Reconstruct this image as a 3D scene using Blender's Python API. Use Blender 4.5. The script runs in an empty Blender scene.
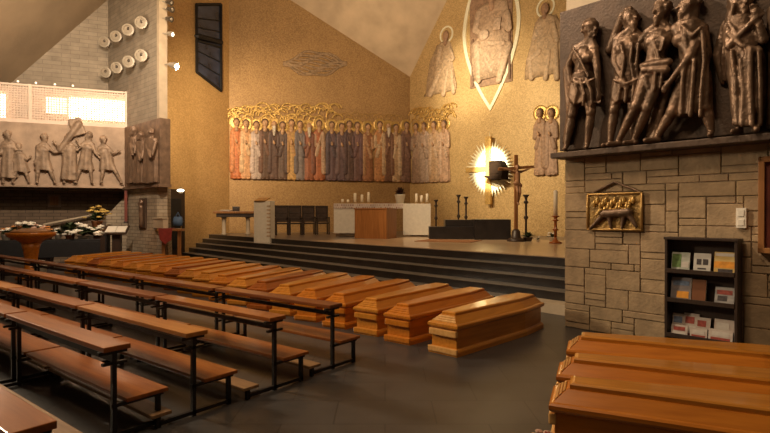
import bpy, bmesh, math, random
from mathutils import Vector, Matrix
R = random.Random(7)
PI = math.pi
SC = bpy.context.scene
COL = SC.collection

# ------------------------------------------------------------------ camera, world, lights, exposure
F, CX, HY, EYE = 520.0, 385.0, 214.0, 1.62
cam = bpy.data.cameras.new('camera'); cam.lens = 36.0*F/770.0; cam.sensor_width = 36.0
cam.clip_end = 200
camo = bpy.data.objects.new('camera', cam); COL.objects.link(camo)
camo.location = (0, 0, EYE)
camo.rotation_euler = (PI/2 - math.atan(2.5/F), 0, 0)
SC.camera = camo
SC.view_settings.view_transform = 'Standard'; SC.view_settings.look = 'None'
SC.view_settings.gamma = 1.0; SC.view_settings.exposure = 0.35
SC.view_settings.use_curve_mapping = False
wd = bpy.data.worlds.new('world'); SC.world = wd; wd.use_nodes = True
wd.node_tree.nodes['Background'].inputs[0].default_value = (1.0, 0.70, 0.42, 1)
wd.node_tree.nodes['Background'].inputs[1].default_value = 0.055

def area(name, loc, target, size, power, color=(1, .74, .46), spread=PI):
    l = bpy.data.lights.new(name, 'AREA'); l.energy = power; l.size = size; l.color = color; l.spread = spread
    o = bpy.data.objects.new(name, l); COL.objects.link(o); o.location = loc
    o.rotation_euler = (Vector(target)-Vector(loc)).to_track_quat('-Z', 'Y').to_euler(); return o
def spot(name, loc, target, power, angle, blend=.6, color=(1, .76, .48), r=.08):
    l = bpy.data.lights.new(name, 'SPOT'); l.energy = power; l.spot_size = math.radians(angle); l.spot_blend = blend
    l.color = color; l.shadow_soft_size = r
    o = bpy.data.objects.new(name, l); COL.objects.link(o); o.location = loc
    o.rotation_euler = (Vector(target)-Vector(loc)).to_track_quat('-Z', 'Y').to_euler(); return o
def point(name, loc, power, color=(1, .8, .5), r=.1):
    l = bpy.data.lights.new(name, 'POINT'); l.energy = power; l.color = color; l.shadow_soft_size = r
    o = bpy.data.objects.new(name, l); COL.objects.link(o); o.location = loc; return o

area('nave_lamp', (-2.0, 3.0, 8.5), (-1.0, 7.0, 0), 2.5, 215, (1, .72, .45))
area('coffin_end_fill', (-9.5, 9.0, 4.8), (1.4, 4.3, .4), 1.2, 110, (1, .80, .54), math.radians(70))  # added unseen light, brightens the coffin end faces
area('ceiling_fill', (-1.0, 15.0, 5.5), (.8, 21.0, 11.5), 1.0, 170, (1, .76, .50), math.radians(110))  # invented upward light, put in to lift the right ceiling
area('left_ceiling_fill', (-7.0, 11.0, 5.2), (-9.5, 15.0, 9.0), 1.0, 130, (1, .76, .50), math.radians(120))  # added where no lamp is known, lightens the left ceiling
spot('mandorla_fill_spot', (-2.0, 14.0, 8.5), (3.6, 21.8, 7.4), 3000, 26, .9, (1, .84, .56), .1)  # extra unseen spot to whiten the almond band
area('choir_lamp', (-3.5, 10.0, 9.5), (-1.0, 22.0, 4.5), 2.0, 420, (1, .70, .42))
spot('sanctuary_spot', (-5.5, 14.5, 8.0), (4.2, 21.0, 5.2), 3600, 44, .9, (1, .80, .50), .15)
spot('sanctuary_low_spot', (-2.0, 12.5, 8.6), (4.0, 18.0, .8), 1900, 46, .9, (1, .76, .48), .15)
spot('star_fill_spot', (-1.0, 14.0, 8.0), (4.37, 21.1, 3.35), 34000, 10.5, .9, (1, .86, .58), .05)  # added spot blowing out the sunburst in place of its backlight
spot('relief_spot', (-1.2, 7.4, 7.4), (3.6, 6.4, 3.5), 900, 46, .8, (1, .76, .52), .10)
spot('stone_spot', (-1.0, 2.0, 7.5), (3.4, 6.6, 1.4), 150, 50, .9, (1, .72, .46), .2)
spot('nave_wall_spot', (-5.5, 9.0, 7.5), (-10.0, 16.6, 4.2), 2100, 70, .9, (1, .80, .60), .2)

# ------------------------------------------------------------------ material helpers
def mat(name, col, rough=.6, metal=0.0, var=.25, scale=6.0, bump=0.0, bscale=40.0, coat=0.0, stretch=(1, 1, 1), col2=None, spec=.5, detail=5):
    m = bpy.data.materials.new(name); m.use_nodes = True
    nt = m.node_tree; N = nt.nodes; L = nt.links; b = N['Principled BSDF']
    b.inputs['Roughness'].default_value = rough; b.inputs['Metallic'].default_value = metal
    b.inputs['Coat Weight'].default_value = coat; b.inputs['Coat Roughness'].default_value = .12
    b.inputs['Specular IOR Level'].default_value = spec
    tc = N.new('ShaderNodeTexCoord'); mp = N.new('ShaderNodeMapping'); mp.inputs['Scale'].default_value = stretch
    L.new(tc.outputs['Object'], mp.inputs['Vector'])
    nz = N.new('ShaderNodeTexNoise'); nz.inputs['Scale'].default_value = scale; nz.inputs['Detail'].default_value = detail
    L.new(mp.outputs[0], nz.inputs['Vector'])
    rp = N.new('ShaderNodeValToRGB')
    a = [c*(1-var) for c in col]; c2 = col2 if col2 else [min(1, c*(1+var)) for c in col]
    rp.color_ramp.elements[0].position = .3; rp.color_ramp.elements[1].position = .7
    rp.color_ramp.elements[0].color = (*a, 1); rp.color_ramp.elements[1].color = (*c2, 1)
    L.new(nz.outputs['Fac'], rp.inputs[0]); L.new(rp.outputs[0], b.inputs['Base Color'])
    if bump > 0:
        n2 = N.new('ShaderNodeTexNoise'); n2.inputs['Scale'].default_value = bscale; n2.inputs['Detail'].default_value = 4
        L.new(mp.outputs[0], n2.inputs['Vector'])
        bp = N.new('ShaderNodeBump'); bp.inputs['Strength'].default_value = bump; bp.inputs['Distance'].default_value = .02
        L.new(n2.outputs['Fac'], bp.inputs['Height']); L.new(bp.outputs[0], b.inputs['Normal'])
    m['out'] = 1
    return m
def wood(name, c1, c2, rough=.35, coat=.4, axis='Y'):
    st = {'X': (1.2, 14, 14), 'Y': (14, 1.2, 14), 'Z': (14, 14, 1.2)}[axis]
    return mat(name, c1, rough, 0, .12, 1.6, .05, 5, coat, st, c2, .3)
def emis(name, col, strength):
    m = bpy.data.materials.new(name); m.use_nodes = True; b = m.node_tree.nodes['Principled BSDF']
    b.inputs['Base Color'].default_value = (*col, 1); b.inputs['Emission Color'].default_value = (*col, 1)
    b.inputs['Emission Strength'].default_value = strength; return m
def brick(name, c1, c2, mortar, w, h, msize=.012, rough=.8, bump=.5, axis_z=True, mult=None, metal=0.0, off=.5):
    m = bpy.data.materials.new(name); m.use_nodes = True
    nt = m.node_tree; N = nt.nodes; L = nt.links; b = N['Principled BSDF']
    tc = N.new('ShaderNodeTexCoord'); vec = tc.outputs['Object']
    if axis_z:
        sp = N.new('ShaderNodeSeparateXYZ'); cb = N.new('ShaderNodeCombineXYZ')
        L.new(vec, sp.inputs[0]); L.new(sp.outputs[0], cb.inputs[0]); L.new(sp.outputs[2], cb.inputs[1]); vec = cb.outputs[0]
    bt = N.new('ShaderNodeTexBrick'); bt.inputs['Scale'].default_value = 1
    bt.inputs['Brick Width'].default_value = w; bt.inputs['Row Height'].default_value = h; bt.inputs['Mortar Size'].default_value = msize
    bt.offset = off
    bt.inputs['Color1'].default_value = (*c1, 1); bt.inputs['Color2'].default_value = (*c2, 1); bt.inputs['Mortar'].default_value = (*mortar, 1)
    L.new(vec, bt.inputs['Vector'])
    nz = N.new('ShaderNodeTexNoise'); nz.inputs['Scale'].default_value = 3; nz.inputs['Detail'].default_value = 8
    L.new(tc.outputs['Object'], nz.inputs['Vector'])
    mx = N.new('ShaderNodeMixRGB'); mx.blend_type = 'MULTIPLY'; mx.inputs[0].default_value = .55
    rp = N.new('ShaderNodeValToRGB'); rp.color_ramp.elements[0].color = (.45, .45, .45, 1); rp.color_ramp.elements[1].color = (1.15, 1.15, 1.15, 1)
    rp.color_ramp.elements[0].position = .25; rp.color_ramp.elements[1].position = .75
    L.new(nz.outputs['Fac'], rp.inputs[0]); L.new(bt.outputs['Color'], mx.inputs[1]); L.new(rp.outputs[0], mx.inputs[2])
    L.new(mx.outputs[0], b.inputs['Base Color']); b.inputs['Roughness'].default_value = rough; b.inputs['Metallic'].default_value = metal
    bp = N.new('ShaderNodeBump'); bp.inputs['Strength'].default_value = bump; bp.inputs['Distance'].default_value = .01
    L.new(bt.outputs['Fac'], bp.inputs['Height']); bp.invert = True; L.new(bp.outputs[0], b.inputs['Normal'])
    return m
def gold_mosaic(name, c1, c2, scale=14, rough=.42, metal=.45):
    m = bpy.data.materials.new(name); m.use_nodes = True
    nt = m.node_tree; N = nt.nodes; L = nt.links; b = N['Principled BSDF']
    tc = N.new('ShaderNodeTexCoord')
    vo = N.new('ShaderNodeTexVoronoi'); vo.inputs['Scale'].default_value = scale; vo.inputs['Randomness'].default_value = .75
    L.new(tc.outputs['Object'], vo.inputs['Vector'])
    nz = N.new('ShaderNodeTexNoise'); nz.inputs['Scale'].default_value = .8; nz.inputs['Detail'].default_value = 3
    L.new(tc.outputs['Object'], nz.inputs['Vector'])
    sp = N.new('ShaderNodeSeparateColor'); L.new(vo.outputs['Color'], sp.inputs[0])
    mt = N.new('ShaderNodeMath'); mt.operation = 'MULTIPLY_ADD'; mt.inputs[1].default_value = .55; mt.inputs[2].default_value = 0
    L.new(sp.outputs[0], mt.inputs[0])
    ad = N.new('ShaderNodeMath'); ad.operation = 'MULTIPLY_ADD'; ad.inputs[1].default_value = .6
    L.new(nz.outputs['Fac'], ad.inputs[0]); L.new(mt.outputs[0], ad.inputs[2])
    rp = N.new('ShaderNodeValToRGB'); rp.color_ramp.elements[0].position = .25; rp.color_ramp.elements[1].position = .85
    rp.color_ramp.elements[0].color = (*c1, 1); rp.color_ramp.elements[1].color = (*c2, 1)
    L.new(ad.outputs[0], rp.inputs[0]); L.new(rp.outputs[0], b.inputs['Base Color'])
    b.inputs['Roughness'].default_value = rough; b.inputs['Metallic'].default_value = metal
    bp = N.new('ShaderNodeBump'); bp.inputs['Strength'].default_value = .5; bp.inputs['Distance'].default_value = .02
    L.new(sp.outputs[1], bp.inputs['Height']); L.new(bp.outputs[0], b.inputs['Normal'])
    return m
def tint_mat(name, base, rough=.85, bump=.4, bscale=30):
    m = mat(name, base, rough, 0, .22, 5, bump, bscale)
    nt = m.node_tree; N = nt.nodes; L = nt.links; b = N['Principled BSDF']
    src = b.inputs['Base Color'].links[0].from_socket
    at_ = N.new('ShaderNodeAttribute'); at_.attribute_name = 'tint'
    mx = N.new('ShaderNodeMixRGB'); mx.blend_type = 'MULTIPLY'; mx.inputs[0].default_value = 1
    L.new(src, mx.inputs[1]); L.new(at_.outputs['Color'], mx.inputs[2]); L.new(mx.outputs[0], b.inputs['Base Color'])
    return m

M = {}
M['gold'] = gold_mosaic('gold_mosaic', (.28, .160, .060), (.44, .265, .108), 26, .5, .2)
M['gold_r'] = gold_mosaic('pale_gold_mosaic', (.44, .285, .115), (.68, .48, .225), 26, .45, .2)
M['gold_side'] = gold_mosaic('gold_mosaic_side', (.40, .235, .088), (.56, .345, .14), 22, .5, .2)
M['gilt'] = mat('gilt', (.62, .40, .13), .34, .5, .25, 20, .3, 60)
M['whitegold'] = mat('white_gold_tesserae', (.95, .88, .66), .3, .15, .12, 30, .3, 60)
M['stone_block'] = tint_mat('ashlar_stone', (.34, .238, .138), .85, .5, 22)
M['mortar'] = mat('mortar', (.25, .18, .12), .95, 0, .2, 20)
M['pale_stone'] = mat('pale_stone', (.50, .40, .28), .75, 0, .12, 4, .15, 30)
M['grey_brick'] = brick('grey_brick', (.36, .30, .225), (.31, .255, .19), (.24, .195, .145), .55, .14, .008, .85, .35)
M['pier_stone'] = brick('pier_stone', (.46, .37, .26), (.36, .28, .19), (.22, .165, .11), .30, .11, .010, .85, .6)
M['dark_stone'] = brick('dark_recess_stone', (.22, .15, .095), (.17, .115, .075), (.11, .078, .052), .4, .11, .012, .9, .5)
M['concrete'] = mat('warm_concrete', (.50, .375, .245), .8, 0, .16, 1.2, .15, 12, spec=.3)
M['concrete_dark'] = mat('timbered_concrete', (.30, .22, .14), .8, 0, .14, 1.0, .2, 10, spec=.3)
M['floor'] = brick('slate_floor', (.066, .060, .058), (.050, .046, .045), (.030, .027, .026), .8, .5, .006, .36, .12, axis_z=False)
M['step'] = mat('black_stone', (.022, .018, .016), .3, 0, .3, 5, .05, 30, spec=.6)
M['tread'] = mat('lit_stone_tread', (.17, .145, .12), .35, 0, .2, 5)  # black stone treads painted grey for light glancing off the nosings
M['marble'] = mat('tan_marble', (.48, .34, .21), .28, 0, .12, 3, coat=.2)
M['grey_marble'] = mat('grey_marble', (.16, .125, .10), .3, 0, .15, 3)
M['bronze'] = mat('dark_bronze', (.17, .105, .066), .38, .5, .4, 5, .55, 22)
M['bronze_slab'] = mat('dark_bronze_slab', (.085, .053, .035), .55, .35, .3, 5, .35, 30)
M['terracotta_bronze'] = mat('pale_bronze', (.33, .23, .155), .55, .2, .35, 5, .6, 16)
M['terracotta_slab'] = mat('pale_bronze_slab', (.42, .30, .21), .65, .1, .2, 3, .3, 18)
M['brown_bronze'] = mat('brown_bronze', (.22, .14, .09), .5, .3, .3, 6, .25, 30)
M['coffin_a'] = wood('honey_wood', (.52, .185, .018), (.64, .255, .032), .30, .55)
M['coffin_b'] = wood('orange_wood', (.50, .150, .011), (.62, .205, .018), .30, .55)
M['coffin_c'] = wood('red_brown_wood', (.30, .070, .008), (.40, .110, .014), .30, .55)
M['coffin_d'] = wood('lit_end_wood', (.62, .30, .085), (.74, .42, .15), .28, .5)  # end wood paled to carry the glow reflected on coffin ends
M['pew'] = wood('pew_wood', (.25, .066, .010), (.35, .108, .018), .33, .3, 'X')
M['pew_dark'] = wood('dark_pew_wood', (.17, .043, .010), (.24, .070, .015), .33, .3, 'X')
M['pew_light'] = wood('pale_pew_wood', (.40, .14, .03), (.52, .21, .05), .33, .3, 'X')  # lightest of the bench wood tones
M['kneeler'] = wood('worn_kneeler_wood', (.24, .13, .06), (.33, .19, .09), .5, .1, 'X')
M['steel'] = mat('black_steel', (.018, .015, .013), .4, .3, .2, 10)
M['dark_wood'] = mat('dark_wood', (.032, .017, .010), .45, 0, .3, 8, stretch=(8, 8, 1))
M['mid_wood'] = wood('mid_wood', (.24, .10, .035), (.33, .15, .05), .4, .2, 'Z')
M['altar_wood'] = wood('altar_wood', (.30, .115, .03), (.40, .165, .045), .45, .15, 'Z')
M['linen'] = mat('linen', (.66, .60, .50), .9, 0, .06, 12, .1, 60)
M['lace'] = brick('lace_band', (.62, .52, .44), (.30, .10, .08), (.62, .52, .44), .08, .09, .02, .9, .1)
M['wax'] = mat('wax', (.85, .76, .60), .5, 0, .04, 5)
M['white'] = mat('white_paint', (.74, .68, .58), .6, 0, .05, 5)
M['lamp_body'] = mat('lamp_enamel', (.34, .29, .22), .4, .1, .1, 8)
M['lamp_glass'] = mat('lamp_glass', (.40, .34, .26), .2, .3, .1, 8)
M['lamp_dark'] = mat('lamp_dark', (.10, .08, .06), .4, .3, .2, 8)
M['glow'] = emis('lamp_glow', (1, .86, .62), 6)
M['panel_glow'] = emis('backlight_glow', (1, .86, .66), 7)
M['small_glow'] = emis('small_bulb_glow', (1, .84, .6), 1.4)
M['panel_soft'] = emis('backlight_soft_glow', (1, .82, .60), 3.2)
M['lattice'] = mat('pink_white_lattice', (.78, .62, .50), .6, 0, .06, 5)
M['blue_glass'] = mat('dark_blue_glass', (.020, .024, .045), .2, 0, .7, 1.6, 0, 10, .3, col2=(.05, .065, .12))
M['lead'] = mat('lead', (.012, .011, .012), .5, .2, .2, 9)
M['brass'] = mat('brass', (.45, .27, .09), .35, .7, .2, 10)
M['green'] = mat('foliage', (.045, .065, .02), .7, 0, .4, 12)
M['yellow'] = mat('yellow_petals', (.62, .42, .10), .8, 0, .25, 14)
M['petal'] = mat('white_petals', (.84, .78, .66), .8, 0, .12, 14)
M['orange'] = mat('orange_petals', (.55, .22, .06), .8, 0, .25, 14)
M['pink'] = mat('pink_petals', (.60, .38, .28), .8, 0, .2, 14)
M['terra'] = mat('terracotta', (.36, .15, .06), .7, 0, .15, 8)
M['red_cloth'] = mat('red_cloth', (.22, .025, .018), .9, 0, .2, 10)
M['blue_cloth'] = mat('blue_cloth', (.06, .10, .17), .8, 0, .2, 10)
M['rug'] = mat('brown_rug', (.27, .12, .045), .95, 0, .15, 20, .2, 120)
M['skin'] = mat('carved_figure', (.30, .15, .07), .5, 0, .2, 10)
M['black_block'] = mat('black_marble', (.020, .016, .015), .3, 0, .3, 4)
M['tab'] = mat('blackened_bronze', (.012, .006, .003), .9, 0, .3, 8, spec=.1)
M['chair_leather'] = mat('dark_leather', (.05, .028, .017), .5, 0, .3, 8)
M['canvas'] = mat('dark_red_canvas', (.16, .035, .02), .7, 0, .3, 4)

# ------------------------------------------------------------------ geometry helpers
class MB:
    def __init__(s): s.bm = bmesh.new(); s.lay = None
    def verts(s, pts): return [s.bm.verts.new(p) for p in pts]
    def face(s, vs):
        try: return s.bm.faces.new(vs)
        except ValueError: return None
    def box(s, c, d, rot=None, bev=0, tint=None):
        M4 = Matrix.Translation(c) @ (rot.to_4x4() if rot else Matrix()) @ Matrix.Diagonal((d[0], d[1], d[2], 1))
        r = bmesh.ops.create_cube(s.bm, size=1, matrix=M4)
        vs = r['verts']; fs = list({f for v in vs for f in v.link_faces})
        if bev > 0:
            es = list({e for v in vs for e in v.link_edges})
            rb = bmesh.ops.bevel(s.bm, geom=es, offset=bev, segments=2, affect='EDGES', profile=.6)
            fs = list(set([f for f in fs if f.is_valid] + rb['faces']))
        if tint is not None:
            if s.lay is None: s.lay = s.bm.loops.layers.float_color.new('tint')
            for f in fs:
                if f.is_valid:
                    for lp in f.loops: lp[s.lay] = tint
        return s
    def b2(s, x0, x1, y0, y1, z0, z1, bev=0, tint=None):
        return s.box(((x0+x1)/2, (y0+y1)/2, (z0+z1)/2), (abs(x1-x0), abs(y1-y0), abs(z1-z0)), None, bev, tint)
    def rings(s, rings, cap=True, closed=True):
        vv = [s.verts(r) for r in rings]; n = len(vv[0])
        for a, b in zip(vv, vv[1:]):
            for i in range(n if closed else n-1):
                j = (i+1) % n; s.face([a[i], a[j], b[j], b[i]])
        if cap:
            s.face(vv[0][::-1]); s.face(vv[-1])
        return s
    def prism(s, poly, z0, z1):
        return s.rings([[(x, y, z0) for x, y in poly], [(x, y, z1) for x, y in poly]])
    def plate(s, poly, y0, y1):
        """polygon given in x,z extruded along y"""
        return s.rings([[(x, y0, z) for x, z in poly], [(x, y1, z) for x, z in poly]])
    def cap(s, p0, p1, r0, r1=None, seg=10, hs=3):
        p0 = Vector(p0); p1 = Vector(p1); r1 = r0 if r1 is None else r1
        d = p1-p0; ln = d.length
        if ln < 1e-6: d = Vector((0, 0, 1)); ln = 1e-6
        d = d/ln; a = d.orthogonal().normalized(); b = d.cross(a); rg = []
        for k in range(hs+1):
            t = -PI/2 + PI/2*k/hs
            rr = max(r0*math.cos(t), r0*.05); c = p0+d*(r0*math.sin(t))
            rg.append([c+(a*math.cos(q)+b*math.sin(q))*rr for q in [2*PI*i/seg for i in range(seg)]])
        for k in range(hs+1):
            t = PI/2*k/hs
            rr = max(r1*math.cos(t), r1*.05); c = p1+d*(r1*math.sin(t))
            rg.append([c+(a*math.cos(q)+b*math.sin(q))*rr for q in [2*PI*i/seg for i in range(seg)]])
        return s.rings(rg)
    def cyl(s, p0, p1, r0, r1=None, seg=16):
        p0 = Vector(p0); p1 = Vector(p1); r1 = r0 if r1 is None else r1
        d = (p1-p0).normalized(); a = d.orthogonal().normalized(); b = d.cross(a)
        return s.rings([[p+(a*math.cos(2*PI*i/seg)+b*math.sin(2*PI*i/seg))*r for i in range(seg)] for p, r in ((p0, r0), (p1, r1))])
    def ell(s, c, r, rot=None, seg=14, n=9):
        c = Vector(c); rg = []
        for k in range(n):
            t = -PI/2+PI*(k+.02)/(n-1+.04) if False else -PI/2*.985+PI*.985*k/(n-1)
            ring = []
            for i in range(seg):
                q = 2*PI*i/seg
                v = Vector((r[0]*math.cos(t)*math.cos(q), r[1]*math.cos(t)*math.sin(q), r[2]*math.sin(t)))
                if rot: v = rot @ v
                ring.append(c+v)
            rg.append(ring)
        return s.rings(rg)
    def lathe(s, prof, c=(0, 0, 0), seg=18):
        c = Vector(c)
        return s.rings([[c+Vector((r*math.cos(2*PI*i/seg), r*math.sin(2*PI*i/seg), z)) for i in range(seg)] for r, z in prof])
    def tube(s, pts, r, seg=8):
        for a, b in zip(pts, pts[1:]): s.cap(a, b, r, r, seg, 2)
        return s
    def mesh(s, name):
        bmesh.ops.recalc_face_normals(s.bm, faces=s.bm.faces[:])
        me = bpy.data.meshes.new(name); s.bm.to_mesh(me); s.bm.free(); return me
    def obj(s, name, m, parent=None, smooth=False, loc=None, rz=0):
        me = s.mesh(name); me.materials.append(m)
        if smooth:
            for p in me.polygons: p.use_smooth = True
        o = bpy.data.objects.new(name, me); COL.objects.link(o)
        if parent: o.parent = parent
        if loc: o.location = loc
        if rz: o.rotation_euler = (0, 0, rz)
        return o
    def blended(s, name, m, parent=None, voxel=.014, smooth=4):
        """fuse the overlapping pieces into one continuous surface"""
        me = s.mesh(name); o = bpy.data.objects.new('tmp', me); COL.objects.link(o)
        r = o.modifiers.new('r', 'REMESH'); r.mode = 'VOXEL'; r.voxel_size = voxel
        q = o.modifiers.new('s', 'SMOOTH'); q.factor = .5; q.iterations = smooth
        dg = bpy.context.evaluated_depsgraph_get(); dg.update()
        me2 = bpy.data.meshes.new_from_object(o.evaluated_get(dg)); me2.name = name
        bpy.data.objects.remove(o); bpy.data.meshes.remove(me)
        me2.materials.clear(); me2.materials.append(m)
        for p in me2.polygons: p.use_smooth = True
        o = bpy.data.objects.new(name, me2); COL.objects.link(o)
        if parent: o.parent = parent
        return o

def tag(o, label, cat, group=None):
    o['label'] = label; o['category'] = cat
    if group: o['group'] = group
    return o
def thing(name, label, cat, loc=(0, 0, 0), rz=0, group=None):
    o = bpy.data.objects.new(name, None); COL.objects.link(o); o.empty_display_size = .1
    o.location = loc; o.rotation_euler = (0, 0, rz); return tag(o, label, cat, group)
def struct(o): o['kind'] = 'structure'; return o
def dup(root, loc, rz, label=None, group=None):
    r = root.copy(); COL.objects.link(r); r.location = loc; r.rotation_euler = (0, 0, rz)
    if label: r['label'] = label
    if group: r['group'] = group
    for ch in list(root.children):
        c = ch.copy(); COL.objects.link(c); c.parent = r
        for g in list(ch.children):
            d = g.copy(); COL.objects.link(d); d.parent = c
    return r
def at(px, py, d): return Vector(((px-CX)/F*d, d, EYE+(HY-py)/F*d))
def floor_d(py, z=0.0): return (EYE-z)*F/(py-HY)

class Frame:
    """a vertical wall: local x runs along it to the right, local y into it, local z up"""
    def __init__(s, p, q):
        s.o = Vector((p[0], p[1], 0)); s.u = (Vector((q[0], q[1], 0))-s.o).normalized()
        s.rz = math.atan2(s.u.y, s.u.x); s.n = Vector((-s.u.y, s.u.x, 0))
    def uv(s, px, py, w=0):
        m = (px-CX)/F; o = s.o-s.n*w
        t = (m*o.y-o.x)/(s.u.x-m*s.u.y); d = o.y+t*s.u.y
        return t, EYE+(HY-py)/F*d
    def loc(s, px, py, w=0):
        t, z = s.uv(px, py, w); return Vector((t, -w, z))
    def world(s, t, w=0, z=0): return s.o+s.u*t-s.n*w+Vector((0, 0, z))
    def empty(s, name, label, cat, group=None): return thing(name, label, cat, s.o, s.rz, group)
def wall(name, fr, t0, t1, z0, z1, th, m):
    o = MB().b2(t0, t1, 0, th, z0, z1).obj(name, m, None, False, fr.o, fr.rz); return struct(o)

# ------------------------------------------------------------------ the setting
D1 = Vector((-.678, .735, 0)); NN = Vector((.735, .678, 0))
C_ = (1.18, 24.6); L_ = (-6.64, 22.2); S_ = (-8.06, 19.06)
BL = Frame(L_, C_); BR = Frame(C_, (C_[0]+.923, C_[1]-1)); SD = Frame(S_, L_)
RW = Frame((2.59, 7.49), (2.59+.923, 7.49-1))
LW = Frame((-11.84, 16.0), (-8.58, 17.3))
PW = Frame((-8.58, 17.3), (-6.86, 15.74))
lenBL = (Vector(C_)-Vector(L_)).length; lenSD = (Vector(L_)-Vector(S_)).length; lenLW = math.hypot(3.26, 1.3); lenPW = math.hypot(1.72, 1.56)

struct(MB().b2(-22, 16, -4, 30, -.2, 0).obj('floor', M['floor'], None, False, None, 0))
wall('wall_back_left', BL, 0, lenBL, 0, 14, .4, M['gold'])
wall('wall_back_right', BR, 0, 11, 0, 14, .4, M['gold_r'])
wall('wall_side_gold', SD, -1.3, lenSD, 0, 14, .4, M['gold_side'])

# steps and platform
SF = Vector((2.86, 8.3, 0))                      # a point on the foot of the steps
def step_poly(off):
    p = SF+NN*off; right = p-D1*4.6
    # left end: meet the gold side wall line
    u = SD.u; a = D1; den = a.x*u.y-a.y*u.x; dx = SD.o-p
    t = (dx.x*u.y-dx.y*u.x)/den; left = p+a*t
    return [(right.x, right.y), (left.x, left.y), L_, C_, (BR.world(10.5).x, BR.world(10.5).y)]
for k in range(5):
    poly = step_poly(.33*k)
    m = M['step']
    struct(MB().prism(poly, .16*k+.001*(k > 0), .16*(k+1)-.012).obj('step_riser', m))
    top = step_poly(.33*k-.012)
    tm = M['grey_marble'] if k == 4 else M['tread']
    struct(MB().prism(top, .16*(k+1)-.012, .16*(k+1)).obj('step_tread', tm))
ZP = .80
pe0 = SF-D1*.02-NN*.02; pe1 = SF+D1*.75-NN*.02
struct(MB().prism([tuple(p.xy) for p in (pe0-D1*2.5, pe1, pe1+NN*.35, pe0-D1*2.5+NN*.35)], 0, .165).obj('trim_step_end', M['pale_stone']))
# pale marble field of the platform, right of the left chairs
e0 = SF+NN*1.33
def on_edge(px, inset=0):
    m = (px-CX)/F; p = e0+NN*inset; t = (m*p.y-p.x)/(D1.x-m*D1.y); return p+D1*t
A = on_edge(312); B = e0-D1*4.2
A2 = A+NN*5.2; B2 = B+NN*6.6
struct(MB().prism([(B.x, B.y), (A.x, A.y), (A2.x, A2.y), (B2.x, B2.y)], ZP, ZP+.012).obj('floor_marble', M['marble']))

# ceilings
Ct = Vector((C_[0], C_[1], 8.1))
tl, zl = BL.uv(290, 0); Lp = BL.world(tl, 0, zl)
tr, zr = BR.uv(447, 0); Rp = BR.world(tr, 0, zr)
a = (Lp-Ct); b = (Rp-Ct)
def slab4(name, pts, th, m):
    n = (pts[1]-pts[0]).cross(pts[2]-pts[0]).normalized()
    if n.z < 0: n = -n
    mb = MB(); mb.rings([pts, [p+n*th for p in pts]]); return struct(mb.obj(name, m))
slab4('ceiling', [Ct-(a+b)*.05, Ct+a*2.6, Ct+a*2.6+b*3.2, Ct+b*3.2], .3, M['concrete'])
# left ceiling, over the gallery
GB = Frame(LW.world(0, -1.45).xy, LW.world(1, -1.45).xy)      # gallery back wall
t0, z0 = GB.uv(14, 81); t1, z1 = GB.uv(104, 4)
g0 = GB.world(t0, 0, z0); g1 = GB.world(t1, 0, z1); ge = (g1-g0)
fwd = Vector((.25, -1, .12))
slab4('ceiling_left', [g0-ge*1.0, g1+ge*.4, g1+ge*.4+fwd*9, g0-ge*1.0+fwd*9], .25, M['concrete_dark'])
wall('wall_gallery_back', GB, -6, GB.uv(105, 0)[0]+.3, 4.3, 12.5, .3, M['grey_brick'])
LB = Frame(LW.world(0, -1.1).xy, LW.world(1, -1.1).xy)
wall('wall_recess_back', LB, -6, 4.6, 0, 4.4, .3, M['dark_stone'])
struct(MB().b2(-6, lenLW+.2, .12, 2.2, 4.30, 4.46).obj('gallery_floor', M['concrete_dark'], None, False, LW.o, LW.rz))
struct(MB().b2(-6, lenLW+.2, .12, 2.2, 2.40, 2.48).obj('ceiling_recess', M['dark_stone'], None, False, LW.o, LW.rz))
# pier above and below
wall('wall_pier_upper', PW, -2.2, lenPW-.06, 4.4, 14, .22, M['grey_brick'])
struct(MB().b2(lenPW-.06, lenPW+.10, -.01, .24, 4.46, 14).obj('trim_lit_pier_edge', M['pale_stone'], None, False, PW.o, PW.rz))  # pier end face in a paler colour, painting the light on its edge
pp = [PW.world(.1, 0).xy, PW.world(lenPW-.1, 0).xy, (-6.62, 15.82), (-7.0, 17.0), PW.world(-.2, -1.2).xy]
def inset_poly(pts, k):
    c = sum((Vector(p) for p in pts), Vector((0, 0)))/len(pts); return [tuple(c+(Vector(p)-c)*k) for p in pts]
mb = MB(); mb.rings([[(*p, z) for p in inset_poly(pp, k)] for z, k in ((0, 1.12), (.9, 1.04), (1.4, 1.0), (2.42, 1.0))])
o = struct(mb.obj('wall_pier_stone', M['pier_stone']))
# sloping slab standing in for light falling on the recess wall
bu = LW
mb = MB(); x1_ = lenLW+.05; x0_ = bu.uv(104, 214)[0]
mb.plate([(x0_, 0), (x1_, 0), (x1_, 2.4), (x0_, 1.55)], .55, 1.0)
struct(mb.obj('wall_lit_slope', M['pier_stone'], None, False, bu.o, bu.rz))

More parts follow.
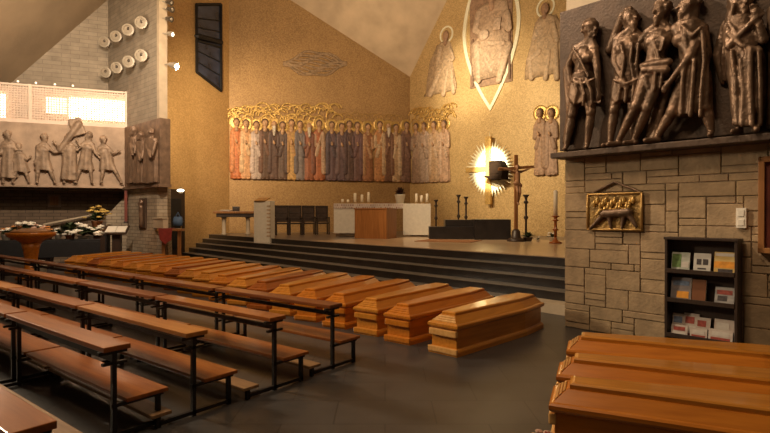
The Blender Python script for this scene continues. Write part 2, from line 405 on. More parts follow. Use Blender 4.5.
# right stone wall: real ashlar blocks over a mortar core
RL = 3.6
struct(MB().b2(0.012, RL, .012, .48, 0, 2.46).obj('wall_right', M['mortar'], None, False, RW.o, RW.rz))
cw, chh = .075, .087; nu, nv = int(RL/cw), 28
occ = [[0]*nv for _ in range(nu)]; mb = MB()
for j in range(nv):
    for i in range(nu):
        if occ[i][j]: continue
        h = R.choice([1, 1, 1, 2, 2, 3, 3]); w = R.randint(4, 8) if h < 3 else R.randint(4, 6)
        w0 = 0
        while w0 < w and i+w0 < nu and not occ[i+w0][j]: w0 += 1
        w = w0; hh = 1
        while hh < h and j+hh < nv and all(not occ[i+q][j+hh] for q in range(w)): hh += 1
        for q in range(w):
            for r_ in range(hh): occ[i+q][j+r_] = 1
        sh = R.uniform(.72, 1.18); tn = (sh*R.uniform(.97, 1.05), sh, sh*R.uniform(.88, 1.03), 1)
        mb.b2(i*cw+.005, (i+w)*cw-.005, -R.uniform(.0, .014), .06, j*chh+.0045, (j+hh)*chh-.0045, .009, tn)
o = struct(mb.obj('wall_right_stones', M['stone_block'], None, False, RW.o, RW.rz))
struct(MB().b2(0.02, RL, 0, .45, 2.46, 9).obj('wall_right_upper', M['pale_stone'], None, False, RW.o, RW.rz))

# window in the gold side wall
wv = [SD.loc(196.5, 5, .03), SD.loc(221, 5, .03), SD.loc(221, 91, .03), SD.loc(196.5, 72, .03)]
x0, x1 = wv[0].x, wv[1].x; zq = [p.z for p in wv]
wroot = struct(MB().plate([(x0, zq[0]), (x1, zq[1]), (x1, zq[2]), (x0, zq[3])], -.03, .05).obj('window_1', M['blue_glass'], None, False, SD.o, SD.rz))
mb = MB()
def wp(f, g): return (x0+(x1-x0)*f, (zq[0]*(1-f)+zq[1]*f)*(1-g)+(zq[3]*(1-f)+zq[2]*f)*g)
def bar(p, q, r): mb.cap((p[0], -.05, p[1]), (q[0], -.05, q[1]), r, r, 6, 1)
for p, q in ((wp(0, 0), wp(1, 0)), (wp(1, 0), wp(1, 1)), (wp(1, 1), wp(0, 1)), (wp(0, 1), wp(0, 0))): bar(p, q, .06)
bar(wp(0, .47), wp(1, .44), .12); bar(wp(0, .53), wp(1, .50), .05)
for g in (.2, .33, .68, .84): bar(wp(0, g), wp(1, g-.01), .022)
mb.obj('window_frame', M['lead'], wroot)

# doorway between pier and gold wall
dj = SD.uv(184, 200)[0]
dr = struct(MB().b2(dj-1.25, dj, -.05, 0, 0, 2.55, .01).obj('door_1', M['dark_wood'], None, False, SD.o, SD.rz))
MB().b2(dj-1.0, dj-.2, -.075, -.05, .3, 2.2, .01).obj('door_panel', M['lead'], dr)
mb = MB(); mb.cap((dj-.25, -.11, 1.05), (dj-.25, -.11, 1.2), .02, .02); mb.obj('door_handle', M['brass'], dr)

# ------------------------------------------------------------------ sculpted figures
def head(mb, c, face, s=1.0, hair=True, beard=False, veil=False, helmet=False):
    """face: unit vector (x,y) the face looks along"""
    c = Vector(c); f = Vector((face[0], face[1], 0)).normalized(); sd = Vector((-f.y, f.x, 0))
    mb.ell(c, (.082*s, .088*s, .112*s)); mb.ell(c+f*.02*s+Vector((0, 0, -.06*s)), (.062*s, .066*s, .072*s))
    mb.cap(c+f*.082*s+Vector((0, 0, .02*s)), c+f*.108*s+Vector((0, 0, -.022*s)), .012*s, .02*s, 8)
    mb.cap(c+f*.085*s+Vector((0, 0, -.065*s))+sd*.02*s, c+f*.085*s+Vector((0, 0, -.065*s))-sd*.02*s, .013*s, .013*s, 6)
    mb.ell(c+f*.07*s+Vector((0, 0, -.105*s)), (.03*s, .03*s, .025*s))
    for q in (-1, 1):
        mb.cap(c+f*.075*s+sd*q*.018*s+Vector((0, 0, .03*s)), c+f*.06*s+sd*q*.06*s+Vector((0, 0, .025*s)), .014*s, .012*s, 6)
        mb.ell(c+sd*q*.085*s+Vector((0, 0, -.005)), (.018*s, .022*s, .034*s))
    if hair or helmet:
        for k in range(22):
            q = R.uniform(0, 2*PI); e = R.uniform(-.3, 1.4); d = Vector((math.cos(q)*math.cos(e), math.sin(q)*math.cos(e), math.sin(e)))
            if d.dot(f) > .45 and d.z < .8: continue
            mb.ell(c-f*.02*s+Vector((0, 0, .03*s))+d*.105*s, (.028*s, .028*s, .034*s), None, 8, 6)
    if hair: mb.ell(c-f*.025*s+Vector((0, 0, .03*s)), (.1*s, .1*s, .105*s)); mb.cap(c-f*.06*s, c-f*.07*s-Vector((0, 0, .12*s)), .07*s, .05*s)
    if beard: mb.cap(c+f*.06*s-Vector((0, 0, .09*s)), c+f*.07*s-Vector((0, 0, .17*s)), .05*s, .02*s)
    if helmet: mb.ell(c-f*.01*s+Vector((0, 0, .05*s)), (.108*s, .108*s, .09*s)); mb.cap(c-f*.07*s, c-f*.11*s-Vector((0, 0, .1*s)), .06*s, .03*s)
    if veil:
        mb.ell(c-f*.03*s+Vector((0, 0, .02*s)), (.115*s, .115*s, .135*s)); mb.cap(c-f*.06*s, c-f*.08*s-Vector((0, 0, .28*s)), .1*s, .15*s)
def hand(mb, wrist, d, s=1.0, side=1, curl=.4):
    wrist = Vector(wrist); d = Vector(d).normalized()
    out = Vector((0, -1, 0)); sd = d.cross(out)
    if sd.length < .2: sd = d.cross(Vector((0, 0, 1)))
    sd.normalize(); up = sd.cross(d).normalized()
    mb.cap(wrist, wrist+d*.075*s, .03*s, .036*s, 8)
    for k, ln in enumerate((.062, .074, .07, .055)):
        b = wrist+d*.085*s+sd*(k-1.5)*.021*s
        m = b+d*ln*.55*s; e = m+(d*.8-up*curl*side).normalized()*ln*.55*s
        mb.cap(b, m, .0105*s, .010*s, 6, 2); mb.cap(m, e, .010*s, .008*s, 6, 2)
    b = wrist+d*.03*s+sd*.03*s*side; mb.cap(b, b+(d*.7+sd*side*.7)*.06*s, .013*s, .009*s, 6, 2)
def figure(fr, J, s=1.0, w=.13, face=(0, -1), **hk):
    """J: joints as picture points on the wall (px,py[,w]); one body of blended limbs"""
    mb = MB()
    def P(k):
        v = J[k]; ww = v[2] if len(v) > 2 else w
        t, z = fr.uv(v[0], v[1], ww); return Vector((t, -ww, z))
    head(mb, P('head'), face, s, **hk)
    sl, sr, hp = P('sl'), P('sr'), P('hip'); mid = (sl+sr)/2
    mb.cap(P('head')-Vector((0, 0, .08*s)), mid, .055*s, .07*s)
    mb.cap(sl, sr, .066*s, .066*s); nk = P('head')-Vector((0, 0, .13*s)); mb.cap(nk, sl, .05*s, .062*s); mb.cap(nk, sr, .05*s, .062*s)
    mb.cap(mid-Vector((0, 0, .09*s)), mid*.35+hp*.65, .135*s, .115*s); mb.cap(mid*.35+hp*.65, hp, .115*s, .13*s)
    ax = (sr-sl).normalized()
    mb.cap(mid-ax*.07*s-Vector((0, .03*s, .13*s)), mid+ax*.07*s-Vector((0, .03*s, .13*s)), .10*s, .10*s)
    mb.cap(hp-ax*.06*s, hp+ax*.06*s, .11*s, .11*s)
    for a_, sh in (('l', sl), ('r', sr)):
        if 'e'+a_ in J:
            e, h = P('e'+a_), P('h'+a_)
            mb.cap(sh, e, .06*s, .047*s); mb.cap(e, h, .047*s, .03*s); hand(mb, h, h-e, s, 1 if a_ == 'l' else -1)
        if 'k'+a_ in J:
            q = hp+ax*(-.08 if a_ == 'l' else .08)*s
            k, f_ = P('k'+a_), P('f'+a_)
            if fr is RW: f_.z = max(f_.z, 2.475+.075*s)
            mb.cap(q, k, .095*s, .065*s); mb.ell(k-Vector((0, .01, 0)), (.066*s, .066*s, .075*s))
            mb.cap(k*.65+f_*.35, f_, .064*s, .036*s); mb.cap(k, k*.65+f_*.35, .056*s, .064*s)
            tx = J.get('t'+a_, .06)
            toe = f_+Vector((tx, -.12*s, -.035*s)); mb.cap(f_-Vector((tx*.3, 0, .03*s)), toe, .036*s, .03*s)
    return mb
def drape(mb, fr, rows, w=.12, dep=.13, folds=7, amp=.16, ph=0.0):
    rg = []; n = 44
    for i, (xa, xb, py) in enumerate(rows):
        t0, z = fr.uv(xa, py, w); t1, _ = fr.uv(xb, py, w); c = (t0+t1)/2; h = (t1-t0)/2
        g = amp*min(1, .25+i/len(rows)*1.2); ring = []
        for k in range(n):
            q = 2*PI*k/n; rr = 1+g*math.sin(folds*q+ph+i*.3+1.1*math.sin(2*q+ph))*(.65+.35*math.sin(3*q+i*.4))
            ring.append((c+h*rr*math.cos(q), -w+dep*rr*math.sin(q), z+.015*math.sin(3*q+i)))
        rg.append(ring)
    return mb.rings(rg)

# --- the big bronze relief over the right wall
rel = RW.empty('bronze_relief', 'large dark bronze relief of five figures above the stone wall at right', 'relief')
mb = MB(); mb.b2(-.03, RL, -.10, .03, 2.52, 4.5, .012); mb.obj('backing_slab', M['bronze_slab'], rel)
mb = MB(); mb.b2(-.05, RL, -.32, .03, 2.40, 2.475, .01); mb.obj('ledge', M['bronze_slab'], rel)
W = .2
f1 = figure(RW, {'head': (591, 30, .24), 'sl': (576, 49, .2), 'sr': (594, 49, .24), 'hip': (582, 84), 'er': (597, 70, .28), 'hr': (598, 92, .27),
     'el': (568, 66, .16), 'hl': (572, 88, .14), 'kl': (572, 115, .2), 'fl': (566, 147, .2), 'kr': (591, 112, .26), 'fr': (587, 146, .22), 'tl': .05, 'tr': .05},
     1.0, W, (.8, -.5), helmet=True)
drape(f1, RW, [(573, 592, 76), (570, 595, 86), (568, 598, 97), (571, 597, 104), (576, 592, 106)], .2, .15, 5, .10)
f1.cap(RW.loc(580, 50, .14), RW.loc(566, 70, .13), .06, .05); f1.cap(RW.loc(566, 70, .13), RW.loc(571, 112, .12), .05, .07)
f1.cap(RW.loc(571, 112, .12), RW.loc(566, 142, .12), .06, .05)
f2 = figure(RW, {'head': (631, 19, .22), 'sl': (617, 40, .22), 'sr': (641, 39, .18), 'hip': (626, 82, .18), 'el': (614, 62, .27), 'hl': (622, 79, .32),
     'er': (650, 52, .18), 'hr': (648, 68, .22), 'kl': (614, 110, .22), 'fl': (610, 143, .2), 'kr': (633, 112, .16), 'fr': (634, 143, .16), 'tl': -.04},
     1.0, W, (.75, -.6), beard=True)
drape(f2, RW, [(615, 642, 42), (616, 641, 60), (614, 639, 78), (611, 640, 90), (610, 641, 100), (615, 636, 104)], .17, .14, 6, .10)
f2.cap(RW.loc(622, 16, .2), RW.loc(610, 50, .13), .05, .07)
f3 = figure(RW, {'head': (660, 12, .27), 'sl': (648, 33, .24), 'sr': (670, 31, .24), 'hip': (654, 73, .26), 'el': (638, 44, .2), 'hl': (634, 58, .24),
     'er': (682, 40, .2), 'hr': (686, 58, .2), 'kl': (636, 106, .36), 'fl': (618, 144, .26), 'kr': (647, 108, .32), 'fr': (634, 141, .24), 'tl': -.08, 'tr': -.07},
     1.0, .24, (-.35, -.8), beard=True)
drape(f3, RW, [(643, 668, 63), (642, 668, 72), (642, 666, 80), (647, 661, 88)], .25, .11, 4, .10, 1.0)
f3.cap(RW.loc(642, 66, .36), RW.loc(668, 62, .36), .04, .05); f3.cap(RW.loc(643, 70, .37), RW.loc(666, 70, .37), .035, .045)
f4 = figure(RW, {'head': (687, 6, .25), 'sl': (676, 29, .26), 'sr': (702, 29, .22), 'hip': (694, 76, .2), 'el': (689, 57, .36), 'hl': (671, 80, .36),
     'er': (707, 54, .2), 'hr': (704, 76, .2), 'kl': (672, 112, .28), 'fl': (656, 140, .24), 'kr': (706, 108, .24), 'fr': (711, 137, .22), 'tl': -.08, 'tr': .02},
     1.05, W, (-.8, -.5), beard=True)
drape(f4, RW, [(677, 703, 26), (678, 705, 45), (680, 707, 68), (677, 708, 92), (674, 706, 110), (676, 703, 118)], .2, .15, 5, .09, .6)
f4.cap(RW.loc(697, 36, .26), RW.loc(689, 57, .34), .085, .07)
drape(f4, RW, [(662, 674, 84), (655, 669, 104), (649, 664, 124), (646, 660, 140)], .14, .08, 5, .2)
f5 = figure(RW, {'head': (741, 4, .24), 'sl': (729, 27, .22), 'sr': (755, 24, .22), 'hip': (745, 72, .2), 'el': (729, 46, .34), 'hl': (750, 24, .38),
     'er': (763, 40, .32), 'hr': (757, 20, .38), 'kl': (740, 105, .2), 'fl': (739, 131, .24), 'kr': (754, 105, .2), 'fr': (756, 130, .24), 'tl': -.03, 'tr': .03},
     1.08, W, (.5, -.75), veil=True)
drape(f5, RW, [(727, 757, 22), (725, 761, 42), (727, 764, 65), (729, 766, 90), (731, 765, 112), (734, 762, 126)], .2, .17, 5, .09)
f5.cap(RW.loc(728, 26, .16), RW.loc(718, 56, .14), .08, .07); f5.cap(RW.loc(718, 56, .14), RW.loc(723, 82, .13), .07, .04)
def ridges(g, lines, r=.022):
    for ln in lines:
        pts = [RW.loc(*p) for p in ln]
        for p, q in zip(pts, pts[1:]): g.cap(p, q, r, r, 8, 2)
ridges(f1, [[(574, 80, .36), (577, 92, .36), (574, 104, .34)], [(580, 80, .38), (584, 94, .38), (583, 105, .36)], [(586, 79, .38), (591, 92, .37), (592, 104, .34)], [(572, 80, .34), (582, 84, .38), (594, 79, .36)]], .024)
ridges(f1, [[(573, 49, .34), (580, 60, .36), (588, 76, .35)]], .02)
ridges(f2, [[(620, 43, .34), (624, 58, .35), (622, 74, .34), (618, 100, .32)], [(632, 43, .32), (630, 60, .34), (634, 82, .32), (632, 102, .30)], [(638, 44, .3), (636, 64, .31), (639, 100, .28)], [(614, 80, .34), (626, 84, .35), (640, 78, .31)], [(626, 86, .33), (625, 102, .32)]], .022)
ridges(f3, [[(645, 76, .38), (648, 88, .36)], [(655, 74, .39), (654, 90, .37)], [(662, 73, .38), (660, 88, .35)], [(652, 40, .36), (657, 52, .37), (660, 62, .36)], [(664, 38, .36), (661, 50, .37)]], .02)
ridges(f4, [[(684, 30, .37), (686, 52, .37), (682, 80, .37), (681, 114, .35)], [(694, 60, .37), (692, 88, .36), (690, 116, .35)], [(702, 32, .35), (704, 60, .35), (701, 90, .35), (700, 116, .33)], [(706, 50, .3), (707, 84, .31), (706, 108, .3)], [(682, 26, .36), (692, 36, .38), (700, 28, .36)]], .026)
ridges(f5, [[(731, 52, .38), (735, 80, .39), (737, 124, .37)], [(740, 60, .39), (743, 90, .39), (742, 125, .38)], [(750, 50, .39), (750, 86, .39), (752, 125, .38)], [(758, 48, .36), (760, 84, .36), (760, 124, .34)], [(728, 34, .36), (742, 46, .39), (760, 50, .36)], [(729, 24, .34), (738, 36, .38)], [(733, 6, .34), (728, 26, .32), (722, 60, .24), (724, 80, .2)]], .026)
ridges(f5, [[(745, 44, .39), (746, 70, .39), (747, 125, .38)], [(736, 90, .39), (733, 124, .36)]], .018)
for fg in (f1, f2, f3, f4, f5): fg.blended('sculpted_figure', M['bronze'], rel, .012, 4)
f6 = MB(); drape(f6, RW, [(766, 790, 10), (768, 792, 60), (766, 796, 128)], .16, .14, 9, .15); head(f6, RW.loc(779, -16, .2), (-.6, -.7), 1.05, veil=True)
f6.blended('sculpted_figure', M['bronze'], rel, .016, 2)

# --- long pale relief below the gallery
rl = LW.empty('gallery_relief', 'long pale bronze relief of striding figures below the gallery railing', 'relief')
mb = MB(); mb.b2(-6, lenLW, -.06, .12, 2.52, 4.47, .01); mb.obj('backing_slab', M['terracotta_slab'], rl)
mb = MB(); mb.b2(-6, lenLW, -.14, .12, 2.46, 2.53, .01); mb.obj('ledge', M['terracotta_slab'], rl)
def quick(hx, hy, sx, hpx, hpy, fl, fr_, arm=None, arm2=None, robe=None, s=1.0, face=(.6, -.7), **hk):
    sy = hy+8.5; ky = (hpy+184)/2
    J = {'head': (hx, hy, .16), 'sl': (sx-5, sy, .13), 'sr': (sx+5, sy, .13), 'hip': (hpx, hpy, .12), 'kl': ((hpx+fl)/2-1.5, ky, .16), 'fl': (fl, 182, .12),
         'kr': ((hpx+fr_)/2+2.5, ky, .16), 'fr': (fr_, 182, .12)}
    if arm: J['er'] = ((sx+5+arm[0])/2, (sy+arm[1])/2+3, .2); J['hr'] = (arm[0], arm[1], .2)
    if arm2: J['el'] = ((sx-5+arm2[0])/2, (sy+arm2[1])/2+3, .2); J['hl'] = (arm2[0], arm2[1], .2)
    g = figure(LW, J, s, .12, face, **hk)
    if robe: drape(g, LW, robe, .12, .13, 8, .16)
    return g
gs = [quick(8, 135, 9, 8, 160, 3, 13, (18, 150), (-2, 156), [(3, 16, 144), (2, 16, 160), (0, 18, 178)], beard=True),
      quick(19, 147, 19, 20, 166, 13, 29, (29, 158), (12, 160), [(13, 25, 154), (12, 28, 166), (12, 30, 172)], .85),
      quick(45, 138, 43, 42, 160, 37, 55, (60, 152), (36, 160), [(38, 49, 148), (36, 50, 160), (34, 53, 170)], helmet=True),
      quick(68, 138, 69, 70, 162, 64, 75, (80, 148), (56, 144), [(62, 77, 146), (62, 77, 162), (60, 78, 180)], beard=True, face=(-.5, -.7)),
      quick(88.5, 136, 88, 85, 160, 76, 92, (98, 156), (78, 142), [(82, 93, 146), (79, 92, 160), (76, 94, 170)], face=(-.7, -.5)),
      quick(104, 140, 104, 107, 162, 101, 121, (117, 152), (98, 154), [(99, 111, 149), (100, 114, 162), (99, 116, 170)], helmet=True)]
gs[3].cap(LW.loc(60, 150, .2), LW.loc(79, 124, .2), .09, .11); gs[3].box(LW.loc(77.5, 127, .16), (.36, .14, .55), Matrix.Rotation(-.35, 3, 'Y'))
for g in gs: g.blended('sculpted_figure', M['terracotta_bronze'], rl, .02, 3)

# --- brown relief wrapping the pier
rp = PW.empty('pier_relief', 'brown bronze relief panel of standing figures wrapped round the stone pier', 'relief')
mb = MB(); mb.b2(.06, lenPW, -.10, .02, 2.5, 4.48, .01); mb.b2(lenPW-.06, lenPW+.34, -.10, .22, 2.5, 4.48, .01); mb.obj('backing_slab', M['brown_bronze'], rp)
mb = MB(); mb.b2(.0, lenPW+.37, -.16, .24, 2.42, 2.51, .01); mb.obj('ledge', M['brown_bronze'], rp)
for hx, hy, a_, b_ in ((133, 131, 129, 137), (140, 136, 136, 146), (150.5, 133, 145, 157)):
    g = MB(); head(g, PW.loc(hx, hy, .2), (-.3, -.8), 1.0, beard=hx < 140)
    drape(g, PW, [(a_+1, b_-1, hy+7), (a_, b_, hy+18), (a_, b_, hy+32), (a_-.5, b_+.5, 184)], .13, .14, 9, .18, hx)
    g.cap(PW.loc(a_+1, hy+9, .2), PW.loc(hx, hy+24, .3), .06, .045); g.cap(PW.loc(b_-1, hy+9, .2), PW.loc(hx+2, hy+22, .3), .06, .045)
    g.blended('sculpted_figure', M['brown_bronze'], rp, .02, 2)

# ------------------------------------------------------------------ mosaics
COLS = {}
def cm(c):
    k = tuple(round(x, 3) for x in c)
    if k not in COLS: COLS[k] = gold_mosaic('mosaic_tesserae', [x*.72 for x in c], [min(1, x*1.25) for x in c], 14, .6, .05)
    return COLS[k]
def saint(fr, root, px, pyh, pyf, robe, mantle, wpx=11, halo=True, hands=True, beard=None, skin=(.46, .27, .15), low=False):
    tf, zf = fr.uv(px, pyf); th, zh = fr.uv(px, pyh); H = zh-zf
    tw = (fr.uv(px+wpx/2, pyf)[0]-fr.uv(px-wpx/2, pyf)[0])/2
    mb = MB(); rg = []; n = 28; ph = R.uniform(0, 6)
    for f, k in ((0, 1.0), (.05, 1.0), (.3, .86), (.55, .80), (.72, .95), (.84, .98), (.9, .6), (.93, .3)):
        ring = []
        for i in range(n):
            q = 2*PI*i/n; g = 1+(.10 if f < .5 else .03)*math.sin(7*q+ph)
            ring.append((tf+tw*k*g*math.cos(q), -.02-.09*g*abs(math.sin(q))*(1 if math.sin(q) < 0 else -.2), zf+H*f))
        rg.append(ring)
    mb.rings(rg)
    for q in (-1, 1): mb.ell((tf+q*tw*.4, -.07, zf+.02), (.1, .07, .05))
    o = mb.obj('robed_saint', cm(robe), root, True)
    mb = MB(); sgn = R.choice((-1, 1))
    if hands:
        zc = zf+H*.64
        for q, zz_ in ((-1, zc+.05), (1, zc-.04)):
            mb.cap((tf+q*tw*.72, -.06, zf+H*.80), (tf+q*tw*.78, -.07, zf+H*.62), .09, .10); mb.cap((tf+q*tw*.78, -.07, zf+H*.62), (tf+q*tw*.12, -.10, zz_), .10, .07)
    mb.cap((tf+sgn*tw*.6, -.09, zf+H*.84), (tf+sgn*tw*.72, -.08, zf+H*.15), .10, .13)
    mb.cap((tf+sgn*tw*.5, -.1, zf+H*.84), (tf-sgn*tw*.5, -.11, zf+H*.45), .08, .10)
    g = mb.obj('mantle', cm(mantle), o, True)
    for v in g.data.vertices: v.co.y = -.06+(v.co.y+.06)*.5
    mb = MB(); r = .145
    mb.ell((th, -.1, zh), (r*.85, .10, r*1.15)); mb.cap((th, -.07, zh-.1), (th, -.07, zh-.3), .08, .09)
    mb.cap((th, -.19, zh+.02), (th, -.21, zh-.03), .015, .025, 6)
    mb.obj('head', cm(skin), o, True)
    if hands: mb = MB(); mb.cap((tf+tw*.02, -.17, zf+H*.65), (tf-tw*.1, -.17, zf+H*.69), .05, .04); mb.obj('hands', cm(skin), o, True)
    if beard:
        mb = MB(); mb.cap((th, -.15, zh-.12), (th, -.15, zh-.45), .09, .05); mb.obj('beard', cm(beard), o, True)
    else:
        mb = MB(); mb.ell((th, -.07, zh+.06), (r*1.0, .10, r*1.1)); mb.obj('hair', cm((.14, .08, .05)), o, True)
    if halo:
        mb = MB(); hr = .30; n = 24
        mb.rings([[(th+hr*k*math.cos(2*PI*i/n), y, zh+.03+hr*k*math.sin(2*PI*i/n)) for i in range(n)] for k, y in ((1, 0), (1, -.035), (.86, -.05), (.84, -.03), (.05, -.03))])
        mb.obj('halo', M['gilt'], o)
    return o
fz = BL.empty('saints_mosaic', 'mosaic frieze of standing saints in coloured robes along the left gold wall', 'mosaic')
white_b = (.55, .48, .40)
SA = [(236.5, (.46, .145, .05), (.50, .20, .08), None), (246, (.55, .29, .14), (.56, .36, .2), None), (256.5, (.40, .30, .25), (.47, .36, .31), None),
      (265, (.10, .055, .035), (.14, .07, .045), None), (274, (.11, .06, .045), (.09, .05, .04), white_b), (282.5, (.12, .07, .05), (.10, .06, .05), None),
      (291.5, (.48, .28, .10), (.40, .22, .09), None), (300, (.20, .16, .15), (.15, .12, .12), None), (309, (.28, .10, .05), (.20, .08, .05), white_b),
      (319, (.36, .12, .05), (.46, .30, .20), None), (331.5, (.14, .085, .09), (.10, .07, .08), None), (341.5, (.13, .08, .085), (.16, .10, .10), None),
      (349, (.12, .07, .06), (.10, .06, .06), None), (357, (.17, .09, .08), (.15, .08, .08), None), (367.5, (.30, .13, .06), (.42, .24, .13), None),
      (379.5, (.48, .22, .085), (.48, .33, .2), None), (388, (.17, .08, .045), (.2, .1, .06), white_b), (395.5, (.50, .33, .19), (.54, .39, .25), None),
      (406, (.24, .13, .09), (.2, .11, .08), None)]
for i, (px, rb, mt, bd) in enumerate(SA):
    f = (px-228)/182; saint(BL, fz, px, 123+3.5*f+(i % 3)*1.2, 178.5+3.5*f, rb, mt, 11.5, True, True, bd)
# gilded scrolls over the heads
mb = MB(); tcs = []
for i in range(64):
    px = 229+i*1.72+R.uniform(-.6, .6); py = R.uniform(108, 120)
    if px > 338: break
    c = BL.loc(px, py, .03); rr = R.uniform(.16, .3); a0 = R.uniform(0, .6)
    pts = [(c.x+rr*math.cos(a0+PI*k/7), -.05, c.z+rr*.8*math.sin(a0+PI*k/7)) for k in range(8)]
    mb.tube(pts, .035, 6)
mb.obj('gilded_scrolls', M['gilt'], fz, True)
mb = MB()
for i in range(12):
    px = 340+i*5.5+R.uniform(-1, 1); c = BL.loc(px, 118+R.uniform(-2, 2), .02)
    mb.tube([(c.x+.24*math.cos(PI*k/6), -.02, c.z+.2*math.sin(PI*k/6)) for k in range(7)], .02, 6)
mb.obj('faint_scrolls', cm((.42, .25, .08)), fz, True)
# faint winged cloud higher up the wall
mb = MB()
for k in range(9):
    f = k/8-.5; pts = []
    for j in range(13):
        g = j/12; px = 284+62*g; e = math.sin(PI*g)
        c = BL.loc(px, 64+f*24*e+1.5*math.sin(g*14+k*1.3), .0); pts.append((c.x, -.02, c.z))
    mb.tube(pts, .05, 6)
cl = mb.obj('cloud_mosaic', cm((.31, .205, .115)), None, True, BL.o, BL.rz)
tag(cl, 'faint grey swirl of cloud in mosaic high on the left gold wall', 'mosaic')

# right gold wall
fr2 = BR.empty('saints_mosaic', 'pale mosaic of four standing saints beside the corner of the right gold wall', 'mosaic')
for px, rb, mt in ((417, (.36, .24, .17), (.40, .28, .2)), (425, (.46, .33, .25), (.40, .28, .2)), (435, (.48, .31, .18), (.52, .36, .24)), (445, (.54, .34, .22), (.56, .38, .26))):
    f = (px-410)/140; saint(BR, fr2, px, 128.5-20*f*.7, 183-5*f, rb, mt, 10.5)
mb = MB()
for i in range(36):
    px = 412+i*1.15; py = R.uniform(112, 124)-(px-412)*.12; c = BR.loc(px, py, .03); rr = R.uniform(.16, .28)
    mb.tube([(c.x+rr*math.cos(PI*k/7), -.05, c.z+rr*.8*math.sin(PI*k/7)) for k in range(8)], .035, 6)
mb.obj('gilded_scrolls', M['gilt'], fr2, True)
fr3 = BR.empty('saints_mosaic', 'pale mosaic of two haloed saints beside the bronze relief end', 'mosaic')
for px, rb in ((540.5, (.40, .25, .16)), (552, (.40, .26, .18))): saint(BR, fr3, px, 114, 175, rb, [x*.9 for x in rb], 12)

# mandorla
mr = BR.empty('mandorla_mosaic', 'white almond shaped mosaic band round a seated robed figure', 'mosaic')
uL, _ = BR.uv(464.5, 40); uR, _ = BR.uv(519.5, 40); ub, zb = BR.uv(490, 109)
zc = BR.uv(490, 28)[1]; uc = (uL+uR)/2; hw = (uR-uL)/2; hz = zc-zb
def lens(k, n=40):
    pts = []
    for i in range(n):
        t = i/(n-1)*2-1; pts.append((uc+hw*k*(1-abs(t)**1.75), zc+t*hz*(1+(k-1)*.55)))
    for i in range(1, n-1):
        t = 1-i/(n-1)*2; pts.append((uc-hw*k*(1-abs(t)**1.75), zc+t*hz*(1+(k-1)*.55)))
    return pts
mb = MB(); oo, ii = lens(1.05), lens(.93)
mb.rings([[(x, 0, z) for x, z in oo], [(x, -.06, z) for x, z in oo], [(x, -.06, z) for x, z in ii], [(x, 0, z) for x, z in ii]], cap=False)
mb.obj('almond_band', M['whitegold'], mr)
pb0 = BR.loc(470.5, 89); pb1 = BR.loc(512.5, 83)
mb = MB(); mb.plate([(pb0.x, pb0.z), (pb1.x, pb1.z+.06), (pb1.x, zc+hz*.72), (pb0.x, zc+hz*.72)], -.045, .0); mb.obj('throne_panel', cm((.30, .185, .115)), mr)
pc = (pb0.x+pb1.x)/2; pw = (pb1.x-pb0.x)/2; zz = pb0.z
def U(x, z, w=.1): return Vector((pc+x*pw, -w, zz+z))
def low(fr, rows, dep=.09, folds=6, amp=.08, ph=0.0, w=.0):
    mb = MB(); rg = []; n = 36
    for i, (xa, xb, py) in enumerate(rows):
        t0, z = fr.uv(xa, py); t1, z1b = fr.uv(xb, py); c = (t0+t1)/2; h = (t1-t0)/2; ring = []
        for k in range(n):
            q = 2*PI*k/n; g = 1+amp*math.sin(folds*q+ph+i*.5)*(1 if i > 1 else .3)
            ring.append((c+h*(1+.3*(g-1))*math.cos(q), -w-dep*g*max(0, -math.sin(q))**.6, z+(z1b-z)*.5*(1+math.cos(q))*0))
        rg.append(ring)
    return mb.rings(rg)
hh_ = zc+hz*.5-zz
mb = low(BR, [(482, 502, 7), (476.5, 508, 13), (474, 509.5, 30), (479.5, 505, 39), (472.5, 510.5, 46), (473.5, 509.5, 66), (475.5, 505, 82)], .10, 7, .22, .4, .045)
mb.obj('seated_figure', cm((.46, .32, .21)), mr, True)
mb = MB()
def L2(x, y, w=.15): return BR.loc(x, y, w)
for pts_, r0, r1 in ((((478, 14), (474.5, 30)), .17, .15), (((474.5, 30), (484, 36)), .15, .1), (((506, 14), (508, 28)), .17, .15), (((508, 28), (499, 22)), .15, .1),
                    (((476, 46), (478, 80)), .2, .14), (((507, 46), (498, 80)), .2, .14), (((478, 48), (492, 72)), .1, .07), (((505, 48), (489, 66)), .1, .07), (((482, 43), (502, 43)), .12, .12)):
    mb.cap(L2(*pts_[0]), L2(*pts_[1]), r0, r1)
g = mb.obj('arms_and_folds', cm((.52, .37, .25)), mr, True)
for v in g.data.vertices: v.co.y = -.09+(v.co.y+.09)*.45
mb = MB(); h_ = L2(492, -5, .12); mb.ell(h_, (.22, .1, .28)); mb.cap(h_, L2(492, 8, .1), .12, .15); mb.obj('head', cm((.42, .26, .16)), mr, True)
mb = MB(); mb.ell(L2(483.5, 35, .2), (.26, .06, .22)); mb.box(L2(497, 24, .2), (.34, .06, .48), Matrix.Rotation(.15, 3, 'Y'), .02); mb.obj('book_and_globe', cm((.55, .40, .28)), mr, True)
mb = MB()
for q in (-.85, .9): mb.cap(U(q, .1, .05), U(q, hh_*.5, .05), .06, .06, 8)
mb.obj('throne_posts', cm((.22, .13, .08)), mr, True)
